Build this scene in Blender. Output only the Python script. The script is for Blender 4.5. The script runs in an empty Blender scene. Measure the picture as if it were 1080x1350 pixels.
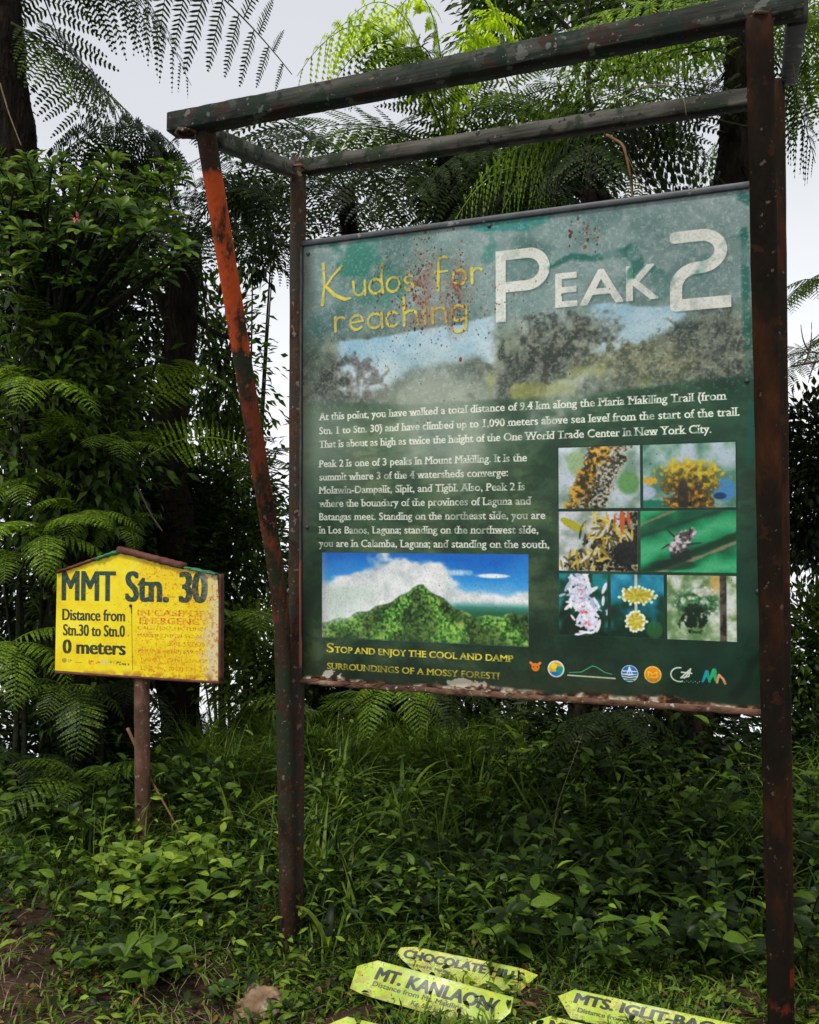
import bpy, math, random
import numpy as np
from mathutils import Vector, Matrix

random.seed(7)
rng = np.random.default_rng(11)
scene = bpy.context.scene
C = scene.collection
PI = math.pi

# ------------------------------------------------------------------ camera, world, sun, exposure
F_PX, EYE, PITCH = 1165.0, 1.5, math.radians(1.38)
cam_data = bpy.data.cameras.new("camera")
cam_data.sensor_fit = 'HORIZONTAL'
cam_data.sensor_width = 36.0
cam_data.lens = 36.0 * F_PX / 1080.0
cam_data.clip_start = 0.05
cam_data.clip_end = 3000
camera = bpy.data.objects.new("camera", cam_data)
camera.location = (0, 0, EYE)
camera.rotation_euler = (PI / 2 + PITCH, 0, 0)
C.objects.link(camera)
scene.camera = camera

SUN_EL, SUN_AZ = math.radians(58), math.radians(208)      # behind the camera, a little to its left
world = bpy.data.worlds.new("World")
scene.world = world
world.use_nodes = True
wn, wl = world.node_tree.nodes, world.node_tree.links
bg = wn['Background']
sky = wn.new('ShaderNodeTexSky')
sky.sky_type = 'NISHITA'
sky.sun_disc = False
sky.sun_elevation = SUN_EL
sky.sun_rotation = SUN_AZ
sky.air_density = 1.0
sky.dust_density = 6.0
hsv = wn.new('ShaderNodeHueSaturation')
hsv.inputs['Saturation'].default_value = 0.12
# an overcast day on a summit: cloud above, around and below, the same pale grey everywhere
tc = wn.new('ShaderNodeTexCoord')
sep = wn.new('ShaderNodeSeparateXYZ')
ramp = wn.new('ShaderNodeValToRGB')
ramp.color_ramp.elements[0].position = 0.40
ramp.color_ramp.elements[0].color = (9.2, 9.35, 9.6, 1)
ramp.color_ramp.elements[1].position = 1.0
ramp.color_ramp.elements[1].color = (4.6, 4.8, 5.4, 1)
e = ramp.color_ramp.elements.new(0.70)
e.color = (5.8, 6.0, 6.35, 1)
e = ramp.color_ramp.elements.new(0.53)
e.color = (9.2, 9.4, 9.8, 1)
mr = wn.new('ShaderNodeMapRange')
mr.inputs['From Min'].default_value = -1
mix = wn.new('ShaderNodeMixRGB')
mix.inputs['Fac'].default_value = 0.88
cn = wn.new('ShaderNodeTexNoise')
cn.inputs['Scale'].default_value = 1.6
cn.inputs['Detail'].default_value = 4
cm = wn.new('ShaderNodeMapRange')
cm.inputs['To Min'].default_value = 0.9
cm.inputs['To Max'].default_value = 1.1
mul = wn.new('ShaderNodeVectorMath')
mul.operation = 'SCALE'
wl.new(tc.outputs['Generated'], sep.inputs[0])
wl.new(sep.outputs['Z'], mr.inputs['Value'])
wl.new(mr.outputs[0], ramp.inputs[0])
wl.new(sky.outputs[0], hsv.inputs['Color'])
wl.new(hsv.outputs[0], mix.inputs['Color1'])
wl.new(ramp.outputs[0], mix.inputs['Color2'])
wl.new(tc.outputs['Generated'], cn.inputs['Vector'])
wl.new(cn.outputs[0], cm.inputs['Value'])
wl.new(mix.outputs[0], mul.inputs[0])
wl.new(cm.outputs[0], mul.inputs['Scale'])
wl.new(mul.outputs[0], bg.inputs['Color'])
bg.inputs['Strength'].default_value = 0.077

sun_data = bpy.data.lights.new("sun", 'SUN')
sun_data.energy = 1.5
sun_data.angle = math.radians(10)
sun_data.color = (1.0, 0.97, 0.92)
sun = bpy.data.objects.new("sun", sun_data)
sd = Vector((math.sin(SUN_AZ) * math.cos(SUN_EL), math.cos(SUN_AZ) * math.cos(SUN_EL), math.sin(SUN_EL)))
sun.rotation_euler = sd.to_track_quat('Z', 'Y').to_euler()
C.objects.link(sun)

scene.view_settings.view_transform = 'Standard'
scene.view_settings.look = 'None'
scene.view_settings.exposure = 0.80
scene.view_settings.gamma = 1.0
scene.view_settings.use_curve_mapping = False
scene.cycles.max_bounces = 7
scene.cycles.transmission_bounces = 4
scene.cycles.diffuse_bounces = 3

# ------------------------------------------------------------------ helpers
def at(x, y, Y):
    """the point of the place seen at photograph pixel (x, y), Y metres in front of the camera"""
    a, b = (x - 540) / F_PX, -(y - 675) / F_PX
    d = np.array([a, math.cos(PITCH) - b * math.sin(PITCH), math.sin(PITCH) + b * math.cos(PITCH)])
    return np.array([0, 0, EYE]) + d * (Y / d[1])

def V(*a): return np.array(a, dtype=float)
def unit(v):
    v = np.asarray(v, float)
    return v / (np.linalg.norm(v, axis=-1, keepdims=True) + 1e-12)

class Geo:
    def __init__(s): s.v, s.f, s.n = [], [], 0
    def add(s, verts, faces):
        verts = np.asarray(verts, float).reshape(-1, 3)
        s.v.append(verts)
        s.f.extend([tuple(i + s.n for i in q) for q in faces])
        s.n += len(verts)
    def add_many(s, verts, tmpl):
        """verts (N,k,3) and one face template, faces as arrays"""
        N, k = verts.shape[:2]
        s.v.append(verts.reshape(-1, 3))
        base = (np.arange(N) * k + s.n)[:, None]
        for q in tmpl:
            s.f.append(('A', base + np.array(q)[None, :]))
        s.n += N * k
    def mesh(s, name, mat, smooth=True):
        vs = np.concatenate(s.v) if s.v else np.zeros((0, 3))
        loops, starts, tot, cur = [], [], [], 0
        for q in s.f:
            if isinstance(q, tuple) and len(q) == 2 and isinstance(q[0], str):
                arr = q[1]
                n, k = arr.shape
                loops.append(arr.ravel())
                starts.append(cur + np.arange(n) * k)
                tot.append(np.full(n, k))
                cur += n * k
            else:
                loops.append(np.array(q)); starts.append(np.array([cur])); tot.append(np.array([len(q)])); cur += len(q)
        me = bpy.data.meshes.new(name)
        me.vertices.add(len(vs)); me.vertices.foreach_set('co', vs.ravel())
        L = np.concatenate(loops).astype(np.int32); S = np.concatenate(starts).astype(np.int32); T = np.concatenate(tot).astype(np.int32)
        me.loops.add(len(L)); me.loops.foreach_set('vertex_index', L)
        me.polygons.add(len(S)); me.polygons.foreach_set('loop_start', S); me.polygons.foreach_set('loop_total', T)
        me.update(calc_edges=True)
        me.validate()
        if smooth:
            me.polygons.foreach_set('use_smooth', np.ones(len(me.polygons), dtype=bool))
        for m in (mat if isinstance(mat, (list, tuple)) else [mat]):
            me.materials.append(m)
        return me
    def build(s, name, mat, parent=None, smooth=True):
        return link(name, s.mesh(name, mat, smooth), parent)

def link(name, me, parent=None, loc=None, rot=None, scale=None):
    o = bpy.data.objects.new(name, me)
    C.objects.link(o)
    if parent is not None: o.parent = parent
    if loc is not None: o.location = tuple(loc)
    if rot is not None: o.rotation_euler = rot
    if scale is not None: o.scale = (scale,) * 3 if np.isscalar(scale) else scale
    return o

def tag(o, label=None, cat=None, group=None, kind=None):
    if label: o['label'] = label
    if cat: o['category'] = cat
    if group: o['group'] = group
    if kind: o['kind'] = kind
    return o

def thing(name, label, cat, loc=(0, 0, 0), rz=0.0, group=None):
    o = link(name, None, None, loc, (0, 0, rz))
    return tag(o, label, cat, group)

def tube(g, pts, radii, sides=8, cap=True, wob=0.0):
    pts = np.asarray(pts, float); n = len(pts)
    radii = np.broadcast_to(np.asarray(radii, float), (n,))
    T = unit(np.gradient(pts, axis=0))
    ref = V(0, 0, 1) if abs(T[0][2]) < 0.9 else V(1, 0, 0)
    a = unit(np.cross(T, ref)); b = np.cross(T, a)
    ang = np.arange(sides) * 2 * PI / sides
    rr = radii[:, None] * (1 + wob * rng.standard_normal((n, sides)))
    ring = pts[:, None] + rr[..., None] * (np.cos(ang)[None, :, None] * a[:, None] + np.sin(ang)[None, :, None] * b[:, None])
    faces = []
    for i in range(n - 1):
        for j in range(sides):
            k = (j + 1) % sides
            faces.append((i * sides + j, i * sides + k, (i + 1) * sides + k, (i + 1) * sides + j))
    if cap:
        faces.append(tuple(range(sides))[::-1]); faces.append(tuple((n - 1) * sides + j for j in range(sides)))
    g.add(ring, faces)

def bez(p0, p1, p2, n=12):
    t = np.linspace(0, 1, n)[:, None]
    return (1 - t) ** 2 * np.asarray(p0) + 2 * t * (1 - t) * np.asarray(p1) + t * t * np.asarray(p2)

def aligned_beam(name, p0, p1, w, h, m, parent, up=(0, 0, 1), **k):
    """a beam modelled along its own x axis, so that its grain runs lengthways"""
    p0, p1 = np.asarray(p0, float), np.asarray(p1, float)
    L = float(np.linalg.norm(p1 - p0)); T = Vector(unit(p1 - p0)); a = T.cross(Vector(up)).normalized(); b = a.cross(T)
    g = Geo(); beam(g, (0, 0, 0), (L, 0, 0), w, h, **k)
    o = g.build(name, m, parent, False)
    mt = Matrix((T, -a, b)).transposed().to_4x4(); mt.translation = Vector(p0); o.matrix_local = mt
    return o

def beam(g, p0, p1, w, h, bevel=0.006, up=(0, 0, 1), n=24, rough=0.0):
    """a bevelled rectangular bar from p0 to p1, w wide and h high, its edges a little uneven"""
    p0, p1 = np.asarray(p0, float), np.asarray(p1, float)
    T = unit(p1 - p0); a = unit(np.cross(T, up)); b = np.cross(a, T)
    hw, hh, c = w / 2, h / 2, bevel
    prof = [(-hw + c, -hh), (hw - c, -hh), (hw, -hh + c), (hw, hh - c), (hw - c, hh), (-hw + c, hh), (-hw, hh - c), (-hw, -hh + c)]
    rings = []
    for i in range(n + 1):
        c0 = p0 + (p1 - p0) * i / n
        rings.append([c0 + a * (x + rng.normal(0, rough)) + b * (y + rng.normal(0, rough)) for x, y in prof])
    faces = []
    for i in range(n):
        for j in range(8):
            k = (j + 1) % 8
            faces.append((i * 8 + j, i * 8 + k, (i + 1) * 8 + k, (i + 1) * 8 + j))
    faces += [tuple(range(8))[::-1], tuple(n * 8 + j for j in range(8))]
    g.add(np.array(rings), faces)

# leaf shapes: x along the leaf, y across, z up; a fold along the midrib and a drooping tip
def leaf_tmpl(kind):
    if kind == 'pinnule':
        v = [(0, 0, 0), (.4, .5, .05), (.4, -.5, .05), (1, 0, -.06), (.4, 0, -.02)]
        return np.array(v), [(0, 4, 1), (4, 3, 1), (0, 2, 4), (2, 3, 4)]
    if kind == 'strip':
        v = [(0, .36, 0), (0, -.36, 0), (.62, -.42, .0), (1, -.02, -.10), (.62, .42, .0)]
        return np.array(v), [(0, 1, 2, 4), (4, 2, 3)]
    if kind == 'flat':
        v = [(0, 0, 0), (.42, .5, .06), (1, 0, -.08), (.42, -.5, .06)]
        return np.array(v), [(0, 2, 1), (0, 3, 2)]
    if kind == 'ovate':
        ts = [(.0, .05), (.14, .62), (.34, 1.0), (.58, .86), (.82, .42), (1.0, .0)]
    elif kind == 'lance':
        ts = [(.0, .05), (.2, .62), (.42, 1.0), (.68, .76), (.88, .32), (1.0, .0)]
    elif kind == 'obov':
        ts = [(.0, .08), (.25, .38), (.5, .78), (.72, 1.0), (.9, .66), (1.0, .0)]
    v, f = [], []
    for t, w in ts[:-1]:
        z = .07 * math.sin(PI * t) - .10 * t * t
        v += [(t, w * .5, z + .12 * w * .5), (t, 0, z - .02), (t, -w * .5, z + .12 * w * .5)]
    v.append((1, 0, -.11))
    m = len(ts) - 1
    for i in range(m - 1):
        a = i * 3
        f += [(a, a + 1, a + 4, a + 3), (a + 1, a + 2, a + 5, a + 4)]
    a = (m - 1) * 3
    f += [(a, a + 1, a + 3), (a + 1, a + 2, a + 3)]
    return np.array(v, float), f

TM = {k: leaf_tmpl(k) for k in ('pinnule', 'flat', 'strip', 'ovate', 'lance', 'obov')}

def leaves(g, kind, P, D, U, L, W, curl=None):
    """scatter leaves: base points P, directions D, up hints U, lengths L, widths W"""
    P, D, U = (np.atleast_2d(np.asarray(q, float)) for q in (P, D, U))
    N = len(P)
    D = unit(np.broadcast_to(D, (N, 3))); U = np.broadcast_to(U, (N, 3))
    Yv = unit(np.cross(U, D)); Zv = np.cross(D, Yv)
    L = np.broadcast_to(L, (N,)); W = np.broadcast_to(W, (N,))
    t, f = TM[kind]
    z = t[:, 2] * (1 if curl is None else curl)
    vs = P[:, None] + D[:, None] * (t[:, 0][None, :, None] * L[:, None, None]) + Yv[:, None] * (t[:, 1][None, :, None] * W[:, None, None]) \
        + Zv[:, None] * (z[None, :, None] * L[:, None, None])
    g.add_many(vs, f)

def frond(g, pts, side, npin=18, pin=0.4, npl=16, plw=1.0, droop=0.5, fwd=0.45, rach=0.007, bare=0.10, kind='pinnule', jitter=0.06, flat_tip=1.0, pl_len=0.15):
    """a fern frond along the curve pts: paired pinnae, each with two rows of leaflets"""
    pts = np.asarray(pts, float); n = len(pts)
    tube(g, pts, np.linspace(rach, rach * .25, n), 5, False)
    seg = np.r_[0, np.cumsum(np.linalg.norm(np.diff(pts, axis=0), axis=1))]; tot = seg[-1]
    T = unit(np.gradient(pts, axis=0))
    side = unit(np.asarray(side, float))
    ss = bare + (1 - bare) * (np.linspace(0, 1, npin + 1)[:-1]) ** .95
    Ps, Ds, Us, Ls, Ws = [], [], [], [], []
    for s in ss:
        q = (s - bare) / (1 - bare)
        prof = min(1, .35 + q * 3.2) * (1 - q ** 2.6) ** .8 + .04
        for sg in (-1, 1):
            s2 = min(.995, s + (sg * .3 / npin))
            d = s2 * tot
            p = np.array([np.interp(d, seg, pts[:, k]) for k in range(3)])
            t = unit(np.array([np.interp(d, seg, T[:, k]) for k in range(3)]))
            sd = unit(side - t * (side @ t))
            up = np.cross(sd, t)
            if up[2] < 0: up = -up
            ln = pin * prof * rng.uniform(.9, 1.06)
            dirn = unit(sd * sg * math.cos(fwd) + t * math.sin(fwd) + rng.normal(0, jitter, 3))
            m = 7
            u = np.linspace(0, 1, m)
            dr = droop * rng.uniform(.8, 1.2)
            pl = p + dirn * (ln * u * (1 - .25 * dr * u))[:, None] + V(0, 0, -1) * (ln * dr * .75 * u ** 1.7)[:, None]
            tube(g, pl, np.linspace(rach * .35, rach * .12, m), 3, False)
            pT = unit(np.gradient(pl, axis=0))
            k = max(5, int(npl * (.45 + .55 * prof)))
            uu = np.linspace(.06, .99, k)
            base = np.stack([np.interp(uu, u, pl[:, c]) for c in range(3)], 1)
            td = unit(np.stack([np.interp(uu, u, pT[:, c]) for c in range(3)], 1))
            nrm = unit(up - td * (td @ up)[:, None])
            cr = np.cross(td, nrm)
            pll = ln * pl_len * (np.minimum(1, .6 + uu * 2) * (1 - uu ** 2.2) ** .7 + .12)
            spacing = ln * .93 / k
            for s3 in (-1, 1):
                dd = cr * s3 * .93 + td * .38 + rng.normal(0, .05, (k, 3)) - np.array([0, 0, .12])
                Ps.append(base); Ds.append(dd); Us.append(nrm); Ls.append(pll * rng.uniform(.9, 1.1, k)); Ws.append(np.full(k, spacing * .62 * plw) * rng.uniform(.85, 1.1, k))
    Ps, Ds, Us, Ls, Ws = (np.concatenate(q) for q in (Ps, Ds, Us, Ls, Ws))
    leaves(g, kind, Ps, Ds, Us, Ls, Ws)

# ------------------------------------------------------------------ materials
def new_mat(name):
    m = bpy.data.materials.new(name); m.use_nodes = True
    return m, m.node_tree.nodes, m.node_tree.links, m.node_tree.nodes['Principled BSDF']

def leaf_mat(name, cols, trans=0.3, rough=0.42, spot=0.0, spotcol=(.12, .09, .02), tcol=1.6):
    m, n, l, b = new_mat(name)
    geo = n.new('ShaderNodeNewGeometry'); oi = n.new('ShaderNodeObjectInfo')
    ad = n.new('ShaderNodeMath'); ad.operation = 'ADD'
    fr = n.new('ShaderNodeMath'); fr.operation = 'FRACT'
    l.new(geo.outputs['Random Per Island'], ad.inputs[0]); l.new(oi.outputs['Random'], ad.inputs[1]); l.new(ad.outputs[0], fr.inputs[0])
    r = n.new('ShaderNodeValToRGB')
    els = r.color_ramp.elements
    els[0].color = (*cols[0], 1); els[1].color = (*cols[-1], 1); els[1].position = 1.0
    for i, c in enumerate(cols[1:-1], 1):
        e = els.new(i / (len(cols) - 1)); e.color = (*c, 1)
    l.new(fr.outputs[0], r.inputs[0])
    tx = n.new('ShaderNodeTexCoord'); no = n.new('ShaderNodeTexNoise'); no.inputs['Scale'].default_value = 26; no.inputs['Detail'].default_value = 3
    l.new(tx.outputs['Object'], no.inputs['Vector'])
    mr = n.new('ShaderNodeMapRange'); mr.inputs['To Min'].default_value = .65; mr.inputs['To Max'].default_value = 1.35; mr.inputs['From Min'].default_value = .3; mr.inputs['From Max'].default_value = .7
    l.new(no.outputs[0], mr.inputs['Value'])
    vm = n.new('ShaderNodeVectorMath'); vm.operation = 'SCALE'
    l.new(r.outputs[0], vm.inputs[0]); l.new(mr.outputs[0], vm.inputs['Scale'])
    col = vm.outputs[0]
    if spot > 0:
        n2 = n.new('ShaderNodeTexNoise'); n2.inputs['Scale'].default_value = 70
        l.new(tx.outputs['Object'], n2.inputs['Vector'])
        m2 = n.new('ShaderNodeMapRange'); m2.inputs['From Min'].default_value = .66 - spot * .1; m2.inputs['From Max'].default_value = .72
        l.new(n2.outputs[0], m2.inputs['Value'])
        mx = n.new('ShaderNodeMixRGB'); mx.inputs['Color2'].default_value = (*spotcol, 1)
        l.new(m2.outputs[0], mx.inputs['Fac']); l.new(col, mx.inputs['Color1']); col = mx.outputs[0]
    l.new(col, b.inputs['Base Color'])
    b.inputs['Roughness'].default_value = rough
    b.inputs['Specular IOR Level'].default_value = .16
    tr = n.new('ShaderNodeBsdfTranslucent')
    tv = n.new('ShaderNodeVectorMath'); tv.operation = 'MULTIPLY'; tv.inputs[1].default_value = (tcol * 1.15, tcol * 1.2, tcol * .5)
    l.new(col, tv.inputs[0]); l.new(tv.outputs[0], tr.inputs['Color'])
    ms = n.new('ShaderNodeMixShader'); ms.inputs[0].default_value = trans
    l.new(b.outputs[0], ms.inputs[1]); l.new(tr.outputs[0], ms.inputs[2])
    l.new(ms.outputs[0], n['Material Output'].inputs['Surface'])
    return m

def noise_mat(name, stops, scale=8, detail=6, rough=.8, bump=.3, bscale=60, stretch=(1, 1, 1), spec=.3, extra=None, bdist=.01):
    m, n, l, b = new_mat(name)
    tx = n.new('ShaderNodeTexCoord'); mp = n.new('ShaderNodeMapping'); mp.inputs['Scale'].default_value = stretch
    l.new(tx.outputs['Object'], mp.inputs[0])
    no = n.new('ShaderNodeTexNoise'); no.inputs['Scale'].default_value = scale; no.inputs['Detail'].default_value = detail; no.inputs['Roughness'].default_value = .65
    l.new(mp.outputs[0], no.inputs['Vector'])
    r = n.new('ShaderNodeValToRGB'); els = r.color_ramp.elements
    els[0].position = stops[0][0]; els[0].color = (*stops[0][1], 1)
    els[1].position = stops[-1][0]; els[1].color = (*stops[-1][1], 1)
    for p, c in stops[1:-1]:
        e = els.new(p); e.color = (*c, 1)
    l.new(no.outputs[0], r.inputs[0])
    col = r.outputs[0]
    if extra:
        for (sc, lo, hi, c) in extra:
            n2 = n.new('ShaderNodeTexNoise'); n2.inputs['Scale'].default_value = sc; n2.inputs['Detail'].default_value = 5
            l.new(tx.outputs['Object'], n2.inputs['Vector'])
            m2 = n.new('ShaderNodeMapRange'); m2.inputs['From Min'].default_value = lo; m2.inputs['From Max'].default_value = hi
            l.new(n2.outputs[0], m2.inputs['Value'])
            mx = n.new('ShaderNodeMixRGB'); mx.inputs['Color2'].default_value = (*c, 1)
            l.new(m2.outputs[0], mx.inputs['Fac']); l.new(col, mx.inputs['Color1']); col = mx.outputs[0]
    l.new(col, b.inputs['Base Color'])
    b.inputs['Roughness'].default_value = rough; b.inputs['Specular IOR Level'].default_value = spec
    if bump:
        nb = n.new('ShaderNodeTexNoise'); nb.inputs['Scale'].default_value = bscale; nb.inputs['Detail'].default_value = 6
        l.new(mp.outputs[0], nb.inputs['Vector'])
        bp = n.new('ShaderNodeBump'); bp.inputs['Strength'].default_value = bump; bp.inputs['Distance'].default_value = bdist
        l.new(nb.outputs[0], bp.inputs['Height']); l.new(bp.outputs[0], b.inputs['Normal'])
    m['col'] = 1
    m['_n'] = 0
    return m

def band_paint(m, bands):
    """a coat of paint left on part of a post: bands of (z0, z1, colour, noise edge) along the object's height"""
    n, l = m.node_tree.nodes, m.node_tree.links
    b = n['Principled BSDF']
    tx = n.new('ShaderNodeTexCoord'); sp = n.new('ShaderNodeSeparateXYZ'); l.new(tx.outputs['Object'], sp.inputs[0])
    for (z0, z1, c, sc, th) in bands:
        src = b.inputs['Base Color'].links[0].from_socket
        no = n.new('ShaderNodeTexNoise'); no.inputs['Scale'].default_value = sc; no.inputs['Detail'].default_value = 7; no.inputs['Roughness'].default_value = .7
        mpp = n.new('ShaderNodeMapping'); mpp.inputs['Scale'].default_value = (1, 1, .35)
        l.new(tx.outputs['Object'], mpp.inputs[0]); l.new(mpp.outputs[0], no.inputs['Vector'])
        a = n.new('ShaderNodeMapRange'); a.interpolation_type = 'SMOOTHSTEP'; a.inputs['From Min'].default_value = z0 - .10; a.inputs['From Max'].default_value = z0 + .10
        d = n.new('ShaderNodeMapRange'); d.interpolation_type = 'SMOOTHSTEP'; d.inputs['From Min'].default_value = z1 + .10; d.inputs['From Max'].default_value = z1 - .10
        l.new(sp.outputs['Z'], a.inputs['Value']); l.new(sp.outputs['Z'], d.inputs['Value'])
        mu = n.new('ShaderNodeMath'); mu.operation = 'MULTIPLY'; l.new(a.outputs[0], mu.inputs[0]); l.new(d.outputs[0], mu.inputs[1])
        su = n.new('ShaderNodeMath'); su.operation = 'ADD'; l.new(mu.outputs[0], su.inputs[0]); l.new(no.outputs[0], su.inputs[1])
        t = n.new('ShaderNodeMapRange'); t.inputs['From Min'].default_value = th; t.inputs['From Max'].default_value = th + .10
        l.new(su.outputs[0], t.inputs['Value'])
        mx = n.new('ShaderNodeMixRGB'); mx.inputs['Color2'].default_value = (*c, 1)
        l.new(t.outputs[0], mx.inputs['Fac']); l.new(src, mx.inputs['Color1']); l.new(mx.outputs[0], b.inputs['Base Color'])
    return m

M = {}
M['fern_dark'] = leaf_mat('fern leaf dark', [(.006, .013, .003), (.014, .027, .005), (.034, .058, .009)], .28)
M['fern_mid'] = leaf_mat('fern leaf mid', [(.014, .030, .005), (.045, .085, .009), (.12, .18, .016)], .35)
M['fern_lit'] = leaf_mat('lit fern leaf yellow green', [(.18, .28, .012), (.32, .42, .022), (.48, .56, .05)], .55)  # lit copy of the fern leaf: backlight on the fronds put into the colour
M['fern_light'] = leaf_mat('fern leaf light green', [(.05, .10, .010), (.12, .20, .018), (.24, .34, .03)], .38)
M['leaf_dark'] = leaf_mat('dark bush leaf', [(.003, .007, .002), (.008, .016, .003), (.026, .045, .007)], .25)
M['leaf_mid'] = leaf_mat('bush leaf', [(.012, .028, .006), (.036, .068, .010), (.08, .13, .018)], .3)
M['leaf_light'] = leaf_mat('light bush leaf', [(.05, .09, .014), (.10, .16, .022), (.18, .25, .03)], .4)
M['shrub_leaf'] = leaf_mat('shrub leaf', [(.014, .036, .007), (.05, .095, .015), (.15, .22, .035)], .3, .42)
M['herb_leaf'] = leaf_mat('herb leaf', [(.005, .014, .003), (.018, .044, .006), (.11, .19, .018)], .25, .42, .4)
M['bright_leaf'] = leaf_mat('bright herb leaf', [(.06, .12, .015), (.12, .20, .022), (.24, .33, .035)], .3, .42, .3)
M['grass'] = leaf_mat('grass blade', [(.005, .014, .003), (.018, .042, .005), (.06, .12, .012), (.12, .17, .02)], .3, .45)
M['grass_lit'] = leaf_mat('lit grass blade', [(.04, .08, .012), (.08, .14, .018), (.16, .23, .03)], .35, .42)  # lighter copy of the grass, light on the blades put into the colour
M['short_grass'] = leaf_mat('short grass blade', [(.010, .026, .004), (.04, .085, .008), (.13, .22, .020), (.20, .25, .04)], .3, .42)
M['straw'] = leaf_mat('dry straw', [(.16, .12, .06), (.26, .21, .12), (.34, .30, .2)], .2, .7)
M['dead_leaf'] = leaf_mat('dead leaf', [(.10, .045, .02), (.20, .10, .04), (.28, .18, .08)], .2, .7)
M['bark'] = noise_mat('mossy bark', [(.3, (.010, .009, .006)), (.5, (.022, .020, .012)), (.62, (.020, .032, .010)), (.8, (.05, .045, .03))], 9, 8, .95, 1.0, 40, (1, 1, .5), .1, None, .03)
M['fern_trunk'] = noise_mat('fibrous tree fern trunk', [(.3, (.006, .005, .004)), (.55, (.018, .014, .009)), (.8, (.045, .034, .02))], 22, 8, .95, 1.0, 60, (1, 1, .25), .1, None, .03)
M['twig'] = noise_mat('twig bark', [(.3, (.03, .022, .014)), (.7, (.09, .065, .04))], 30, 4, .85, .4)
M['stick'] = noise_mat('peeled stick', [(.3, (.12, .06, .025)), (.7, (.22, .13, .06))], 30, 4, .8, .3)
M['soil'] = noise_mat('forest soil', [(.3, (.018, .010, .006)), (.5, (.04, .022, .013)), (.7, (.075, .042, .025))], 5, 10, .95, 1.0, 30, (1, 1, 1), .15, [(40, .62, .7, (.11, .075, .04))], .04)
M['rock'] = noise_mat('weathered rock', [(.3, (.09, .05, .03)), (.5, (.22, .14, .08)), (.62, (.36, .27, .17)), (.8, (.5, .42, .3))], 14, 9, .9, .8, 50, (1, 1, 1), .2, [(22, .6, .68, (.5, .46, .38))], .01)
M['flower_pink'] = leaf_mat('pink petal', [(.5, .08, .12), (.6, .16, .2)], .3)
WOODY = [(.30, (.016, .015, .012)), (.45, (.035, .034, .026)), (.55, (.060, .055, .042)), (.7, (.10, .088, .066))]
LICH = [(9, .56, .64, (.05, .062, .045)), (24, .66, .72, (.17, .18, .16))]
M['beam'] = noise_mat('weathered beam', [(.32, (.010, .012, .010)), (.45, (.028, .032, .026)), (.56, (.050, .054, .043)), (.7, (.085, .085, .068))], 26, 10, .9, 1.0, 50, (.10, 1, 1), .1,
    [(11, .53, .57, (.020, .030, .022)), (16, .58, .64, (.040, .027, .020)), (34, .60, .62, (.032, .034, .027)), (19, .66, .675, (.11, .12, .10)), (70, .66, .68, (.17, .13, .11))], .006)
M['beam_grey'] = noise_mat('weathered grey beam', [(.32, (.014, .014, .012)), (.45, (.045, .045, .036)), (.56, (.085, .082, .066)), (.7, (.13, .12, .10))], 26, 10, .9, 1.0, 50, (.10, 1, 1), .1,
    [(11, .54, .60, (.032, .042, .026)), (34, .62, .64, (.022, .022, .018)), (70, .66, .68, (.17, .15, .13))], .006)
M['beam_dark'] = noise_mat('weathered dark beam', [(.3, (.010, .009, .008)), (.6, (.03, .026, .02)), (.8, (.06, .05, .04))], 9, 8, .8, .6, 50, (.14, 1, 1), .25, LICH, .003)
RUSTY = [(.28, (.010, .008, .006)), (.42, (.024, .017, .012)), (.50, (.050, .024, .014)), (.54, (.026, .025, .018)), (.62, (.060, .034, .020)), (.66, (.030, .020, .014)), (.8, (.10, .07, .05))]
M['leg_orange'] = band_paint(noise_mat('peeling rusty post with orange paint', RUSTY, 11, 9, .9, .9, 70, (1, 1, .6), .06, [(7, .51, .54, (.026, .032, .018)), (80, .61, .63, (.08, .036, .024)), (46, .655, .67, (.15, .11, .08))], .004),
    [(2.02, 2.66, (.42, .070, .020), 11, 1.40), (1.1, 2.1, (.17, .042, .020), 10, 1.47), (1.25, 1.5, (.03, .05, .03), 6, 1.52)])
M['post_rust'] = noise_mat('speckled rusty post', [(p_, tuple(1.35 * q for q in c_)) for p_, c_ in RUSTY], 14, 9, .9, .9, 80, (1, 1, .6), .06, [(9, .51, .54, (.040, .038, .028)), (90, .60, .62, (.085, .036, .028)), (46, .64, .66, (.15, .11, .085))], .004)
M['post_dark'] = band_paint(noise_mat('dark rusty post', [(.3, (.008, .007, .005)), (.5, (.017, .012, .008)), (.62, (.045, .018, .008)), (.8, (.09, .04, .02))], 8, 9, .9, .9, 60, (1, 1, .35), .06, [(24, .62, .64, (.034, .016, .009)), (60, .68, .70, (.10, .07, .055))], .004),
    [(.10, .22, (.16, .022, .012), 10, 1.2), (2.33, 2.36, (.30, .12, .03), 22, 1.4)])
M['sign_post'] = noise_mat('brown rusty sign post', [(.3, (.035, .02, .014)), (.5, (.10, .05, .03)), (.7, (.19, .10, .065))], 16, 8, .8, .6, 60, (1, 1, .5), .25, [(50, .62, .7, (.24, .18, .13))], .005)
M['rim'] = noise_mat('grey metal edging', [(.3, (.035, .038, .042)), (.7, (.075, .08, .085))], 20, 5, .5, .15, 90, (1, 1, 1), .4, [(30, .66, .72, (.2, .2, .2))], .002)
M['rim_left'] = band_paint(noise_mat('grey metal side edging', [(.3, (.03, .035, .035)), (.7, (.08, .085, .085))], 20, 5, .5, .15, 90, (1, 1, 1), .4, None, .002), [(.98, 1.42, (.28, .10, .08), 9, 1.15)])
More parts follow.
